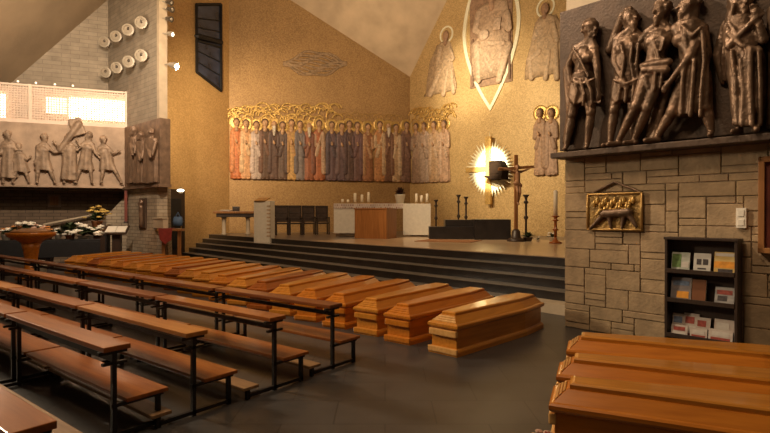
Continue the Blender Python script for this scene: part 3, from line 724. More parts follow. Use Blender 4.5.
def angel(label, hx, hy, rows, arms, wing):
    r = BR.empty('angel_mosaic', label, 'mosaic')
    low(BR, rows, .08, 8, .25, hx).obj('robe', cm((.47, .33, .20)), r, True)
    mb = MB()
    for p, q, r0, r1 in arms: mb.cap(BR.loc(*p, .06), BR.loc(*q, .07), r0*.8, r1*.8)
    g = mb.obj('arms_and_folds', cm((.53, .38, .24)), r, True)
    for v in g.data.vertices: v.co.y = -.04+(v.co.y+.04)*.45
    h = BR.loc(hx, hy, .08)
    mb = MB(); mb.ell(h, (.17, .07, .22)); mb.cap(h, BR.loc(hx, hy+8, .05), .08, .1); mb.obj('head', cm((.36, .21, .12)), r, True)
    mb = MB(); n = 28; hr = .38
    mb.rings([[(h.x+hr*k*math.cos(2*PI*i/n), y, h.z+.06+hr*k*math.sin(2*PI*i/n)) for i in range(n)] for k, y in ((1, 0), (1, -.04), (.82, -.04), (.82, 0))], cap=False)
    mb.obj('halo', M['whitegold'], r)
    low(BR, wing, .04, 9, .3, 1.0).obj('wing', cm((.42, .29, .17)), r, True)
angel('haloed kneeling angel in mosaic left of the white almond band', 445.5, 36, [(441, 449, 43), (437.5, 450.5, 47), (435, 453, 58), (434.5, 452, 68), (432, 454, 80), (428, 455.5, 90), (424.5, 456, 97)],
      [((440, 49), (437, 62), .16, .14), ((437, 62), (452, 60), .14, .08), ((449, 49), (453, 58), .14, .1), ((440, 70), (430, 94), .14, .2), ((447, 70), (443, 94), .12, .16), ((451, 72), (453, 92), .12, .14)],
      [(437, 440, 46), (430, 438, 62), (427.5, 436, 78), (426, 431, 92)])
angel('haloed seated angel in mosaic right of the white almond band', 544.5, 9, [(539, 551, 18), (535, 555, 24), (532.5, 557, 38), (530, 559, 50), (527, 560, 62), (526, 560, 72), (525.5, 560, 80)],
      [((539, 25), (534, 38), .17, .15), ((534, 38), (541, 30), .15, .09), ((552, 25), (556, 40), .17, .15), ((538, 52), (529, 60), .2, .18), ((529, 60), (531, 78), .18, .14), ((548, 52), (545, 78), .16, .14), ((555, 50), (556, 78), .16, .14)],
      [(552, 556, 16), (554, 561, 26), (556, 563, 44), (557, 562, 60)])

# sun burst and tabernacle
sb = BR.empty('sunburst', 'glowing gilt sunburst with a cross on the right gold wall', 'sunburst')
us, zs = BR.uv(491.5, 169)
mb = MB(); n = 44; pts = []
for i in range(n*2):
    q = 2*PI*i/(2*n)+PI/2; rr = (1.02+R.uniform(0, .22)) if i % 2 == 0 else .84
    if i % (n//2) == 0: rr = 1.5 if i in (0, n) else 1.3
    pts.append((us+rr*math.cos(q), zs+rr*math.sin(q)))
rg = [[(x, -.12, z) for x, z in pts], [(x, -.15, z) for x, z in pts], [(us+(x-us)*.5, -.20, zs+(z-zs)*.5) for x, z in pts]]
mb.rings(rg); mb.obj('ray_plate', M['whitegold'], sb)
mb = MB(); mb.b2(us-.13, us+.13, -.27, -.12, zs-1.45, zs+1.3, .02); mb.obj('cross_upright', M['gilt'], sb)
mb = MB(); mb.b2(us-1.15, us+.5, -.25, -.13, zs-.10, zs+.10, .02); mb.obj('cross_arm', M['gilt'], sb)
tb = BR.empty('tabernacle', 'dark bronze tabernacle box hung in front of the glowing sunburst', 'tabernacle')
t0, z0 = BR.uv(485, 180, .6); t1, z1 = BR.uv(503, 160, .6)
mb = MB(); mb.plate([(t0+.2, z0+.16), (t1-.05, z0+.12), (t1, z1-.3), (t0+.75*(t1-t0), z1), (t0+.2, z1)], -.62, -.2); mb.obj('casket', M['tab'], tb)
mb = MB(); mb.plate([(t0-.12, z0+.14), (t0+.35, z0), (t1-.05, z0), (t1-.05, z0+.12), (t0+.1, z0+.16)], -.66, -.14); mb.obj('bracket', M['tab'], tb)
mb = MB(); mb.b2(t0+.28, t1-.16, -.64, -.62, z0+.22, z1-.32, .005); mb.obj('door', M['tab'], tb)

# ------------------------------------------------------------------ gallery railing
gr = LW.empty('gallery_railing', 'pierced pinkish white railing along the gallery above the pale relief', 'railing')
zb0, zt0 = 4.5, 5.68
mb = MB(); mb.b2(-6, lenLW, .0, .08, zt0-.06, zt0, .01); mb.b2(-6, lenLW, -.02, .10, zb0-.04, zb0+.08, .01); mb.obj('rails', M['lattice'], gr)
mb = MB()
x = -3.0
while x < lenLW-.02: mb.b2(x-.017, x+.017, .03, .05, zb0+.05, zt0-.04); x += .075
z = zb0+.16
while z < zt0-.06: mb.b2(-3.0, lenLW-.01, .022, .058, z-.017, z+.017); z += .075
mb.obj('lattice', M['lattice'], gr)
for px in (-40, 30, 127):
    t, _ = LW.uv(px, 100); MB().b2(t-.04, t+.04, -.01, .09, zb0, zt0+.01, .01).obj('post', M['lattice'], gr)
MB().b2(-6, lenLW, .11, .125, zb0+.05, zt0-.08).obj('backing_screen', M['lattice'], gr)
for (pa, pb, ya, yb, m, lab) in ((46, 66, 96, 114, 'panel_soft', 'bright lit panel glowing through the left part of the gallery railing'),
                                 (69, 125, 97, 121, 'panel_glow', 'wide white glowing panel behind the railing beside the pier'),
                                 (-14, 6, 92, 117, 'panel_glow', 'lit panel behind the gallery railing at the photo edge')):
    t0, zt = LW.uv(pa, ya); t1, zb_ = LW.uv(pb, yb)
    o = thing('light_panel', lab, 'light', LW.o, LW.rz, 'backlights of the gallery railing')
    MB().b2(t0, t1, .085, .105, zb_, zt).obj('diffuser', M[m], o)
    MB().b2(t0-.02, t1+.02, .098, .109, zb_-.02, zt+.02).obj('casing', M['lamp_body'], o)
for px, py, lab in ((18, 82, 'small bulb on the gallery railing, farthest left'), (36, 83.5, 'small bulb on the gallery railing, second from left'),
                    (55, 85, 'small bulb on the gallery railing, third from left'), (73, 86, 'small bulb on the gallery railing, nearest the pier')):
    t, _ = LW.uv(px, py); o = thing('rail_bulb', lab, 'lamp', LW.world(t, -.04, zt0), LW.rz, 'small bulbs along the gallery railing')
    MB().cyl((0, 0, 0), (0, 0, .04), .025, .025, 10).obj('socket', M['lamp_dark'], o)
    MB().ell((0, 0, .065), (.03, .03, .033)).obj('bulb', M['small_glow'], o, True)

# ------------------------------------------------------------------ lamps on the pier
def drum(px, py, lab, bright=False):
    t, z = PW.uv(px, py, .18)
    o = thing('drum_lamp', lab, 'lamp', PW.world(t, 0, z), PW.rz, 'round lamps on the pier wall')
    dirv = Vector((.75, -.62, -.12)).normalized(); p = Vector((0, -.16, 0)); e = p+dirv*.16
    MB().cyl((0, 0, 0), p, .03, .03, 10).obj('bracket', M['lamp_dark'], o)
    MB().cyl(p, e, .155, .165, 24).obj('housing', M['lamp_body'], o)
    mb = MB(); a_ = dirv.orthogonal().normalized(); b_ = dirv.cross(a_)
    ring = lambda r, k: [e+dirv*k+(a_*math.cos(2*PI*i/24)+b_*math.sin(2*PI*i/24))*r for i in range(24)]
    mb.rings([ring(.18, -.02), ring(.185, .02), ring(.14, .03), ring(.13, -.01)], cap=False); mb.obj('bezel', M['lamp_body'], o)
    MB().rings([ring(.135, .004), ring(.13, .012), ring(.03, .02)]).obj('lens', M['glow'] if bright else M['lamp_glass'], o)
    mb = MB(); mb.ell(e+dirv*.02+Vector((.02, 0, .03)), (.04, .04, .05)); mb.obj('bulb_cap', M['lamp_dark'], o, True)
names = ['left end', 'second', 'third', 'right end']
for k, (px, py) in enumerate(((106, 43), (117.5, 37.5), (129.5, 31), (142.5, 24))): drum(px, py, 'round wall lamp in the upper row on the pier, ' + names[k] + (' from left' if k in (1, 2) else ''))
for k, (px, py) in enumerate(((107, 73), (118, 68.5), (130, 62.5), (142.5, 56.5))): drum(px, py, 'round wall lamp in the lower row on the pier, ' + names[k] + (' from left' if k in (1, 2) else ''))
EDGE = PW.world(lenPW+.02, 0)
for k, (px, py, on, lab) in enumerate(((171, 3.5, 0, 'unlit spotlight on the pier edge, topmost of five'), (172, 10.5, 0, 'unlit spotlight on the pier edge, second from top'),
                      (171, 20, 0, 'unlit spotlight on the pier edge, third from top'), (172, 35, 1, 'small lit spotlight on the pier edge, fourth from top'),
                      (174, 66, 1, 'brightest spotlight on the pier edge, lowest of five'))):
    p = at(px-5, py-1.5, 15.75); o = thing('spotlight', lab, 'lamp', p, 0, 'spotlights up the pier edge')
    s = 1.25 if k == 4 else 1.0; dv = Vector((.9, -.25, -.28)).normalized()
    MB().cyl((-.12, 0, .0), (.04, 0, 0), .02, .02, 8).obj('arm', M['lamp_body'], o)
    MB().cyl(Vector((.02, 0, 0)), Vector((.02, 0, 0))+dv*.2*s, .045*s, .095*s, 18).obj('shade', M['lamp_body'] if on else M['lamp_dark'], o)
    c = Vector((.02, 0, 0))+dv*.2*s
    MB().ell(c-dv*.02, (.055*s, .055*s, .055*s)).obj('bulb', M['glow'] if on else M['lamp_glass'], o, True)
spot('pier_spot_light', at(180, 66, 15.6), SD.world(2.0, 0, 5.0), 1000, 90, .8, (1, .78, .48), .05)
spot('pier_spot_light', at(178, 35, 15.6), BL.world(2.0, 0, 5.0), 600, 70, .8, (1, .76, .45), .05)
o = thing('wall_lamp', 'small round lit lamp over the dark door beside the pier', 'lamp', at(181, 190.5, 17.2))
MB().cyl((0, .1, 0), (0, -.02, 0), .05, .10, 16).obj('housing', M['lamp_body'], o); MB().ell((0, -.03, 0), (.12, .05, .04)).obj('diffuser', M['glow'], o, True)

# things on the pier stone
o = PW.empty('bronze_plaque', 'tall narrow dark bronze figure plaque on the stone pier', 'plaque')
a0 = PW.loc(140, 228, .02); a1 = PW.loc(146.5, 198, .02)
MB().b2(a0.x, a1.x, -.06, .02, a0.z, a1.z, .01).obj('plate', M['bronze_slab'], o)
g = MB(); cx_ = (a0.x+a1.x)/2; head(g, (cx_, -.1, a1.z-.16), (0, -1), .8); g.cap((cx_, -.08, a1.z-.3), (cx_, -.08, a0.z+.1), .09, .07); g.blended('figurine', M['bronze'], o, .02, 2)
o = PW.empty('offering_box', 'pale square box fixed to the right of the stone pier', 'box')
a0 = PW.loc(157, 228, .02); a1 = PW.loc(167, 219, .02)
MB().b2(a0.x, a1.x, -.14, .02, a0.z, a1.z, .01).obj('body', M['pale_stone'], o); MB().b2(a0.x-.02, a1.x+.02, -.16, .02, a1.z, a1.z+.03, .006).obj('cover', M['pale_stone'], o)
o = LW.empty('banner_pole', 'narrow red-brown upright board at the left corner of the stone pier', 'board')
a0 = LW.loc(124.5, 222, .35); a1 = LW.loc(127.5, 188, .35)
MB().b2(a0.x, a1.x, -.40, -.34, a0.z, 2.38, .006).obj('board', M['canvas'], o); MB().b2(a0.x-.02, a1.x+.02, -.41, -.33, a0.z-.04, a0.z+.02, .004).obj('foot_block', M['dark_wood'], o)
# prayer desk with red cloth
o = thing('prayer_desk', 'wooden prayer desk with red cloth beside the pier', 'desk', at(171, 214, 15.35).xy.to_3d(), .15)
MB().b2(-.36, .36, -.16, .16, 1.12, 1.19, .01).obj('top', M['mid_wood'], o)
for q in (-.2, .24): MB().b2(q-.05, q+.05, -.05, .05, 0, 1.12, .008).obj('leg', M['mid_wood'], o)
MB().b2(-.3, .3, -.2, .16, .05, .12, .008).obj('kneeling_board', M['mid_wood'], o)
mb = MB(); mb.rings([[(-.30, -.18, 1.20), (.08, -.18, 1.20), (.08, .1, 1.205), (-.30, .1, 1.205)], [(-.30, -.19, 1.192), (.08, -.19, 1.192), (.08, .1, 1.197), (-.30, .1, 1.197)]])
mb.plate([(-.30, 1.20), (.08, 1.20), (.05, .86), (-.12, .74), (-.27, .88)], -.19, -.175); mb.obj('cloth', M['red_cloth'], o)
o = thing('blue_bag', 'small blue bag hanging by the dark door', 'bag', at(178, 226, 16.6))
mb = MB(); mb.rings([[(-.13, -.05, 0), (.13, -.05, 0), (.13, .05, 0), (-.13, .05, 0)], [(-.15, -.07, .14), (.15, -.07, .14), (.15, .07, .14), (-.15, .07, .14)], [(-.12, -.03, .30), (.12, -.03, .30), (.12, .03, .30), (-.12, .03, .30)]]); mb.obj('pouch', M['blue_cloth'], o, True); MB().tube([(-.08, 0, .28), (0, 0, .44), (.08, 0, .28)], .012, 6).obj('strap', M['blue_cloth'], o)

# ------------------------------------------------------------------ coffins
CF, CS, CH, CY, CL = .185, .262, .21, 1.5, 2.08
def ring(o, z):
    return [(-CF-o, -o, z), (CF+o, -o, z), (CS+o, CY, z), (CH+o, CL+o, z), (-CH-o, CL+o, z), (-CS-o, CY, z)]
def top_ring(k, ya, yb, z):
    f, s_, h = .095-k, .17-k, .13-k
    return [(-f, ya, z), (f, ya, z), (s_, CY, z), (h, CL-yb, z), (-h, CL-yb, z), (-s_, CY, z)]
def make_coffin(m, m2, me):
    t = thing('coffin', '', 'coffin')
    MB().rings([ring(-.012, .075), ring(-.010, .30)]).obj('body', m, t)
    MB().rings([ring(.018, 0), ring(.018, .05), ring(.010, .07), ring(-.006, .085)]).obj('base_moulding', m, t)
    mb = MB(); mb.b2(-CF-.02, CF+.02, -.034, .0, .02, .085, .012); mb.b2(-CF-.006, CF+.006, -.030, .02, .215, .29, .012); mb.obj('front_moulding', me, t)
    MB().rings([ring(-.004, .295), ring(.018, .31), ring(.026, .325), ring(.026, .35), ring(.012, .362), ring(-.004, .366), top_ring(-.012, .085, .06, .440)]).obj('lid', m, t)
    MB().rings([top_ring(.0, .10, .07, .41), top_ring(.0, .10, .07, .468), top_ring(.010, .115, .08, .478), top_ring(.022, .13, .10, .482)]).obj('lid_panel', m2, t)
    mb = MB()
    for k in range(3):
        f0, f1 = .12+.27*k, .30+.27*k
        mb.rings([[((-CF+.01)*(1-f)+(-.09)*f if q < 0 else (CF-.01)*(1-f)+.09*f, -.0*(1-f)+.085*f+(0 if e else -.0), .366*(1-f)+.440*f+e) for q, e in ((-1, -.004), (1, -.004), (1, .008), (-1, .008))] for f in (f0, f1)])
    mb.obj('end_moulding', me, t)
    return t
protos = [make_coffin(M['coffin_a'], M['coffin_a'], M['coffin_d']), make_coffin(M['coffin_b'], M['coffin_b'], M['coffin_b']), make_coffin(M['coffin_c'], M['coffin_c'], M['coffin_c']), make_coffin(M['coffin_a'], M['coffin_a'], M['coffin_a']), make_coffin(M['coffin_b'], M['coffin_a'], M['coffin_d'])]
adj = ['honey wood coffin with lit-toned mouldings', 'orange wood coffin', 'red-brown wood coffin', 'plain honey wood coffin', 'orange wood coffin with lit-toned end']
used = set()
def put_coffin(i, x, y, ax, lab, group, z=0.0):
    rz = math.atan2(ax[1], ax[0])-PI/2
    p = protos[i]
    if i in used: p = dup(p, (x, y, z), rz)
    else: used.add(i); p.location = (x, y, z); p.rotation_euler = (0, 0, rz)
    p['label'] = lab; p['group'] = group
ordn = ['first', 'second', 'third', 'fourth', 'fifth', 'sixth', 'seventh', 'eighth', 'ninth', 'tenth', 'eleventh', 'twelfth', 'thirteenth', 'fourteenth', 'fifteenth', 'sixteenth', 'seventeenth', 'eighteenth', 'nineteenth', 'twentieth', 'twenty-first', 'twenty-second', 'twenty-third', 'twenty-fourth']
kinds = [0, 1, 3, 1, 1, 3, 2, 3, 1, 3, 3, 2, 1, 3, 3, 1, 3, 2, 3, 3, 1, 3]
fx = [(.675, 6.0), (.16, 6.53), (-.25, 6.97), (-.72, 7.40)]
for i in range(20):
    if i < 4: x, y = fx[i]
    else: x, y = -.72-(i-3)*.475, 7.40+(i-3)*.455
    vp = [860, 810, 770, 700, 640][i] if i < 5 else max(540, 640-20*(i-4))
    ax = Vector(((vp-CX)/F, 1)).normalized()
    if i > 12: x, y = x-ax.x*.09*(i-12), y-ax.y*.09*(i-12)
    lab = (adj[kinds[i]] + ' at the right end of the long row') if i == 0 else '%s, %s from the right in the row below the steps' % (adj[kinds[i]], ordn[i])
    put_coffin(kinds[i], x, y, ax, lab, 'coffins in the long row below the altar steps')
for i, (kx, px, py, lab) in enumerate(((4, 571, 341, 'orange wood coffin nearest the book rack in the right-hand group'), (4, 556, 364, 'orange wood coffin, second from the book rack in the right-hand group'),
                        (4, 545, 392, 'orange wood coffin in the right foreground, third from the book rack'),)):
    x = [1.78, 1.44, 1.19, .955][i]; y = [4.99, 4.24, 3.63, 3.0][i]
    ax = Vector((.925, -.38)).normalized()
    put_coffin(kx, x, y, ax, lab, 'coffins in the right foreground')

# ------------------------------------------------------------------ pews
def make_pew(mt, ms):
    t = thing('bench', '', 'bench'); Lb = 2.0
    MB().b2(-Lb, 0, -.09, .10, .645, .682, .006).obj('top_board', mt, t)
    MB().b2(-Lb, 0, .07, .39, .255, .285, .006).obj('seat', ms, t)
    MB().b2(-Lb+.02, -.02, -.36, -.20, .085, .112, .005).obj('kneeler', M['kneeler'], t)
    for x in (-.05, -Lb+.05):
        mb = MB(); s = .016
        mb.b2(x-s, x+s, -s, s, 0, .64); mb.b2(x-s, x+s, .33-s, .33+s, 0, .25); mb.b2(x-s, x+s, -.30, .345, .015, .045)
        mb.b2(x-s, x+s, -.02, .37, .23, .255); mb.b2(x-s, x+s, -.11, .09, .62, .645); mb.b2(x-s, x+s, -.30-s, -.30+s, 0, .085)
        mb.b2(x-s, x+s, -.08, .09, .54, .56)
        mb.obj('end_frame', M['steel'], t)
    mb = MB(); mb.b2(-Lb+.05, -.05, -.012, .012, .56, .60); mb.b2(-Lb+.05, -.05, .32, .34, .21, .24); mb.obj('stretcher', M['steel'], t)
    return t
pp = [make_pew(M['pew'], M['pew']), make_pew(M['pew_light'], M['pew']), make_pew(M['pew_dark'], M['pew'])]
pused = set(); ua = Vector((-.79, .613, 0)); va = Vector((.613, .79, 0)); prz = math.atan2(-ua.y, -ua.x)
rows = [('row next to the coffins', (-.51, 5.40), 6), ('second row from the coffins', (-.98, 4.75), 6), ('third row from the coffins', (-1.50, 4.14), 5),
        ('fourth row from the coffins', (-1.91, 3.70), 4), ('row nearest the viewer', (-1.55, 2.28), 1), ]
cn = ['at the aisle end of the', 'second bench from the aisle,', 'third bench from the aisle,', 'fourth bench from the aisle,', 'fifth bench from the aisle,', 'sixth bench from the aisle,']
for ri, (rn, p0, nc) in enumerate(rows):
    for c in range(nc):
        k = [2, 0, 1, 0, 0][ri] if c % 2 == 0 else [2, 2, 0, 0, 0][ri]
        p = Vector((*p0, 0))+ua*2.05*c
        lab = (('bench ' if c == 0 else '')+cn[c]+' '+rn)
        lab = 'wooden '+lab if c == 0 else 'wooden '+lab
        if k in pused: o = dup(pp[k], p, prz)
        else: o = pp[k]; pused.add(k); o.location = p; o.rotation_euler = (0, 0, prz)
        o['label'] = lab; o['group'] = 'benches in the left nave'

# ------------------------------------------------------------------ book rack on the right
rk = RW.empty('book_rack', 'dark wooden book rack with three shelves against the stone wall', 'rack')
ta, _ = RW.uv(665, 240, .22); tb_, _ = RW.uv(738, 240, .22)
ZT = RW.uv(700, 240.5, .22)[1]
D0, D1_ = -.23, -.03
MB().b2(ta, ta+.03, D0, D1_, 0, ZT, .004).obj('side_panel', M['dark_wood'], rk); MB().b2(tb_-.03, tb_, D0, D1_, 0, ZT, .004).obj('side_panel', M['dark_wood'], rk)
MB().b2(ta+.02, tb_-.02, D1_-.02, D1_, 0, ZT, .002).obj('back_panel', M['dark_wood'], rk)
MB().b2(ta-.01, tb_+.01, D0-.01, D1_, ZT, ZT+.03, .004).obj('top_board', M['dark_wood'], rk)
shz = [RW.uv(700, y, .22)[1] for y in (337, 303, 273)]; shz[0] = max(.08, shz[0]-.03)
for z in shz:
    MB().b2(ta+.03, tb_-.03, D0, D1_-.02, z-.025, z, .003).obj('shelf', M['dark_wood'], rk)
    MB().b2(ta+.03, tb_-.03, D0-.008, D0+.006, z-.02, z+.03, .003).obj('lip', M['dark_wood'], rk)
def cover(name, c1, c2, sc):
    m = mat(name, [x*.72 for x in c1], .35, 0, .0, sc, 0, 10, .2, (1, 1, 1.6), [x*.72 for x in c2], detail=1); return m
def booklet(label, f0, f1, z0, h, cols, lean=.18, y=-.17, thick=.012, blocks=()):
    t0 = ta+.035+(tb_-ta-.07)*f0; t1 = ta+.035+(tb_-ta-.07)*f1; w = t1-t0
    o = thing('booklet', label, 'booklet', RW.world((t0+t1)/2, -y, z0+.001), RW.rz, 'booklets on the rack')
    rot = Matrix.Rotation(-lean, 3, 'X'); c = rot @ Vector((0, 0, h/2))
    MB().box(c, (w, thick, h), rot, .001).obj('pages', M['white'], o)
    MB().box(c+rot @ Vector((0, -thick/2-.001, 0)), (w, .003, h), rot).obj('cover', cover('cover_print', *cols), o)
    for (bx, bz, bw, bh, cc) in blocks:
        MB().box(rot @ Vector((bx*w, -thick/2-.004, bz*h)), (bw*w, .002, bh*h), rot).obj('printed_picture', cc, o)
cA = mat('print_dark', (.05, .04, .04), .4, 0, .5, 30); cB = mat('print_green', (.12, .2, .06), .4, 0, .4, 20); cC = mat('print_orange', (.62, .26, .03), .4, 0, .3, 12)
cD = mat('print_red', (.27, .05, .035), .4, 0, .4, 25); cE = mat('print_blue', (.12, .16, .24), .4, 0, .4, 20); cW = mat('print_white', (.5, .45, .4), .4, 0, .1, 20)
z3, z2, z1 = shz[2], shz[1], shz[0]
booklet('green and white booklet at left of the top shelf', .03, .32, z3, .225, ((.42, .44, .36), (.62, .62, .55), 14), blocks=((-.22, .55, .5, .7, cB), (.25, .35, .4, .3, cW)))
booklet('white booklet with dark faces in the middle of the top shelf', .38, .64, z3, .225, ((.62, .58, .52), (.72, .68, .62), 10), blocks=((-.18, .55, .28, .3, cA), (.2, .55, .3, .3, cA), (0, .2, .5, .08, cA)))
booklet('booklet with orange landscape cover at right of the top shelf', .69, .99, z3, .25, ((.66, .42, .12), (.74, .56, .24), 8), blocks=((0, .42, .98, .3, cC), (.05, .15, .7, .16, cA), (0, .88, .9, .14, cW)))
booklet('grey and orange booklet at left of the middle shelf', .02, .34, z2, .27, ((.22, .20, .22), (.34, .28, .26), 14), blocks=((.1, .25, .6, .3, cC), (0, .75, .8, .2, cE)))
booklet('brown covered book in the middle of the middle shelf', .36, .57, z2, .26, ((.20, .075, .03), (.26, .10, .04), 6), thick=.03)
booklet('grey magazine leaning at right of the middle shelf', .70, .98, z2, .20, ((.26, .24, .24), (.5, .46, .42), 12), .28, blocks=((0, .7, .8, .25, cD), (-.1, .35, .5, .3, cA)))
specs = [('pink and grey leaflet at the left end of the bottom shelf', .01, .24, .25, cE, cW), ('red leaflet beside the left end of the bottom shelf', .20, .44, .27, cD, cW),
         ('red and white magazine in the middle of the bottom shelf', .40, .62, .24, cD, cA), ('white magazine with dark picture at right of the bottom shelf', .68, .99, .25, cW, cA)]
for i, (lab, a_, b_, h, q1, q2) in enumerate(specs):
    booklet(lab, a_, b_, z1, h, ((.55, .42, .36), (.66, .58, .5), 16), .22, -.115-.012*i, .01, ((-.1, .7, .6, .3, q1), (.15, .3, .55, .3, q2), (0, .08, .9, .1, q1)))
specs = [('red leaflet lying in front at left of the bottom shelf', .04, .30, .13, cD, cW), ('small white leaflet in front at the middle of the bottom shelf', .34, .60, .12, cW, cD), ('white leaflet with red stripe in front at right of the bottom shelf', .62, .97, .14, cW, cD)]
for i, (lab, a_, b_, h, q1, q2) in enumerate(specs):
    booklet(lab, a_, b_, z1, h, ((.58, .46, .4), (.7, .62, .54), 16), .2, -.195, .008, ((0, .65, .7, .35, q1), (0, .25, .8, .2, q2)))

# gold plaque with gable line
pq = RW.empty('gilt_plaque', 'framed gilt bronze relief plaque with gabled bar on the stone wall', 'plaque')
p0 = RW.loc(588, 229, .04); p1 = RW.loc(642, 193, .04)
MB().b2(p0.x, p1.x, -.045, .02, p0.z, p1.z, .004).obj('plate', mat('old_gilt', (.30, .18, .055), .45, .5, .5, 14, .8, 26), pq)
mb = MB(); r = .018
for q0, q1 in (((p0.x, p0.z), (p1.x, p0.z)), ((p1.x, p0.z), (p1.x, p1.z)), ((p0.x, p1.z), (p1.x, p1.z)), ((p0.x, p0.z), (p0.x, p1.z))): mb.cap((q0[0], -.05, q0[1]), (q1[0], -.05, q1[1]), r, r, 8, 1)
mb.obj('frame', M['brass'], pq, True)
mb = MB(); pk = RW.loc(615, 182, .02); mb.cap((p0.x+.06, -.03, p1.z+.02), (pk.x, -.03, pk.z), .015, .015, 8, 1); mb.cap((pk.x, -.03, pk.z), (p1.x-.02, -.03, p1.z+.01), .015, .015, 8, 1); mb.obj('gable_bar', M['bronze'], pq)
mb = MB(); W_ = p1.x-p0.x; H_ = p1.z-p0.z
def Q(x, z, w=.07): return (p0.x+x*W_, -w, p0.z+z*H_)
mb.cap(Q(.32, .44), Q(.78, .48), .055, .06); mb.cap(Q(.32, .42), Q(.13, .12), .04, .025); mb.cap(Q(.14, .14), Q(.06, .02), .025, .02); mb.cap(Q(.78, .46), Q(.92, .1), .045, .022)
mb.cap(Q(.42, .4), Q(.46, .06), .035, .02); mb.cap(Q(.70, .42), Q(.66, .06), .035, .02)
mb.blended('beast', M['bronze'], pq, .012, 2)
mb = MB()
for i in range(14): mb.ell(Q(.14+.055*i, .74+.08*math.sin(i*2.1), .06), (.022, .03, .05))
for i in range(9): mb.ell(Q(.34+.055*i, .58+.05*math.sin(i*1.7), .06), (.02, .03, .035))
mb.cap(Q(.2, .40, .1), Q(.28, .54, .1), .022, .028); mb.obj('gilt_figures', M['gilt'], pq, True)
# switch box
sw = RW.empty('switch_box', 'small white double switch box on the stone wall right of the rack', 'switch')
p0 = RW.loc(736, 228, .04); p1 = RW.loc(746.5, 208, .04)
MB().b2(p0.x, p1.x, -.05, .02, p0.z, p1.z, .006).obj('case', M['white'], sw)
for f in (.28, .74): MB().b2(p0.x+.02, p1.x-.02, -.058, -.045, p0.z+(p1.z-p0.z)*(f-.16), p0.z+(p1.z-p0.z)*(f+.16), .004).obj('rocker', M['white'], sw)
# framed picture at the right edge
pf = RW.empty('framed_picture', 'tall wooden framed picture on the stone wall at the photo right edge', 'picture')
p0 = RW.loc(758, 253, .1); x0, x1 = p0.x, p0.x+.8; z0 = p0.z; z1_ = RW.loc(758, 157, .1)[2]
MB().b2(x0+.05, x1-.05, -.06, .02, z0+.05, z1_-.05, .003).obj('canvas', M['canvas'], pf)
for (a_, b_, c_, d_) in ((x0, x0+.06, z0, z1_), (x1-.06, x1, z0, z1_), (x0, x1, z0, z0+.06), (x0, x1, z1_-.06, z1_)): MB().b2(a_, b_, -.11, .02, c_, d_, .006).obj('frame_side', M['mid_wood'], pf)

# ------------------------------------------------------------------ sanctuary furniture
ZF = ZP+.012
# ambo
am = thing('ambo', 'tall pale stone lectern block standing on the altar steps', 'lectern', at(264, 214, 17.62).xy.to_3d()+Vector((0, 0, .64)), -.35)
MB().b2(-.31, .31, -.14, .18, 0, 1.42, .01).obj('block', M['linen'], am)
mb = MB()
for k in range(9): mb.b2(.20, .325, -.155, -.10, .22+k*.125, .27+k*.125, .008)
mb.obj('carved_notches', M['marble'], am)
MB().box((-.05, -.02, 1.47), (.44, .34, .03), Matrix.Rotation(.35, 3, 'X'), .004).obj('reading_top', M['brass'], am)
# credence table
d_ = 20.3; tb2 = thing('side_table', 'wooden side table against the gold wall left of the lectern', 'table', Vector((at(236, 214, d_).x, d_, ZP)), math.radians(14))
MB().b2(-.82, .82, -.3, .3, .84, .93, .01).obj('top', M['mid_wood'], tb2); MB().b2(-.72, .72, -.24, .24, .70, .84, .006).obj('apron', M['dark_wood'], tb2)
for x in (-.45, .45): MB().lathe([(.10, 0), (.10, .06), (.075, .1), (.075, .62), (.10, .66), (.10, .70)], (x, 0, 0)).obj('leg', M['pale_stone'], tb2, True)
o = thing('tray', 'pale round tray of vessels on the wooden side table', 'tray', tb2.location+Vector((-.35, -.05, .93)))
MB().lathe([(.05, 0), (.22, .01), (.26, .045), (.25, .05), (.2, .02), (.02, .02)], (0, 0, 0)).obj('dish', M['white'], o, True)
o = thing('casket_box', 'small dark box on the wooden side table', 'box', tb2.location+Vector((.02, -.05, .93)), .2)
MB().b2(-.13, .13, -.09, .09, 0, .13, .01).obj('body', M['dark_wood'], o); MB().b2(-.14, .14, -.1, .1, .13, .18, .02).obj('cover', M['dark_wood'], o)
# chairs
def make_chair():
    t = thing('armchair', '', 'chair')
    MB().b2(-.25, .25, -.24, .24, .42, .48, .01).obj('seat', M['dark_wood'], t)
    for x in (-.23, .23):
        for y in (-.22, .22): MB().b2(x-.025, x+.025, y-.025, y+.025, 0, .42 if y > 0 else .66, .004).obj('leg', M['dark_wood'], t)
        MB().b2(x-.03, x+.03, -.25, .24, .66, .70, .006).obj('armrest', M['dark_wood'], t)
    mb = MB()
    for x in (-.23, .23): mb.b2(x-.028, x+.028, .19, .245, .42, 1.16, .005)
    mb.b2(-.24, .24, .19, .24, 1.08, 1.16, .006); mb.b2(-.23, .23, .195, .235, .60, .66, .004); mb.b2(-.23, .23, .195, .235, .84, .88, .004); mb.obj('backrest_frame', M['dark_wood'], t)
    MB().b2(-.2, .2, .205, .225, .5, 1.08).obj('back_panel', M['chair_leather'], t)
    return t
ch = None
for i, (px, lab) in enumerate(((282, 'dark wooden armchair nearest the pale lectern'), (295.5, 'dark wooden armchair, second from the pale lectern'), (309, 'dark wooden armchair, third from the pale lectern'), (322.5, 'dark wooden armchair partly behind the altar end'))):
    d_ = 20.2+i*.25; loc = Vector((at(px, 214, d_).x, d_, ZP)); rz = math.radians(16)
    if ch is None: ch = make_chair(); ch.location = loc; ch.rotation_euler = (0, 0, rz); o = ch
    else: o = dup(ch, loc, rz)
    o['label'] = lab; o['group'] = 'armchairs along the left gold wall'
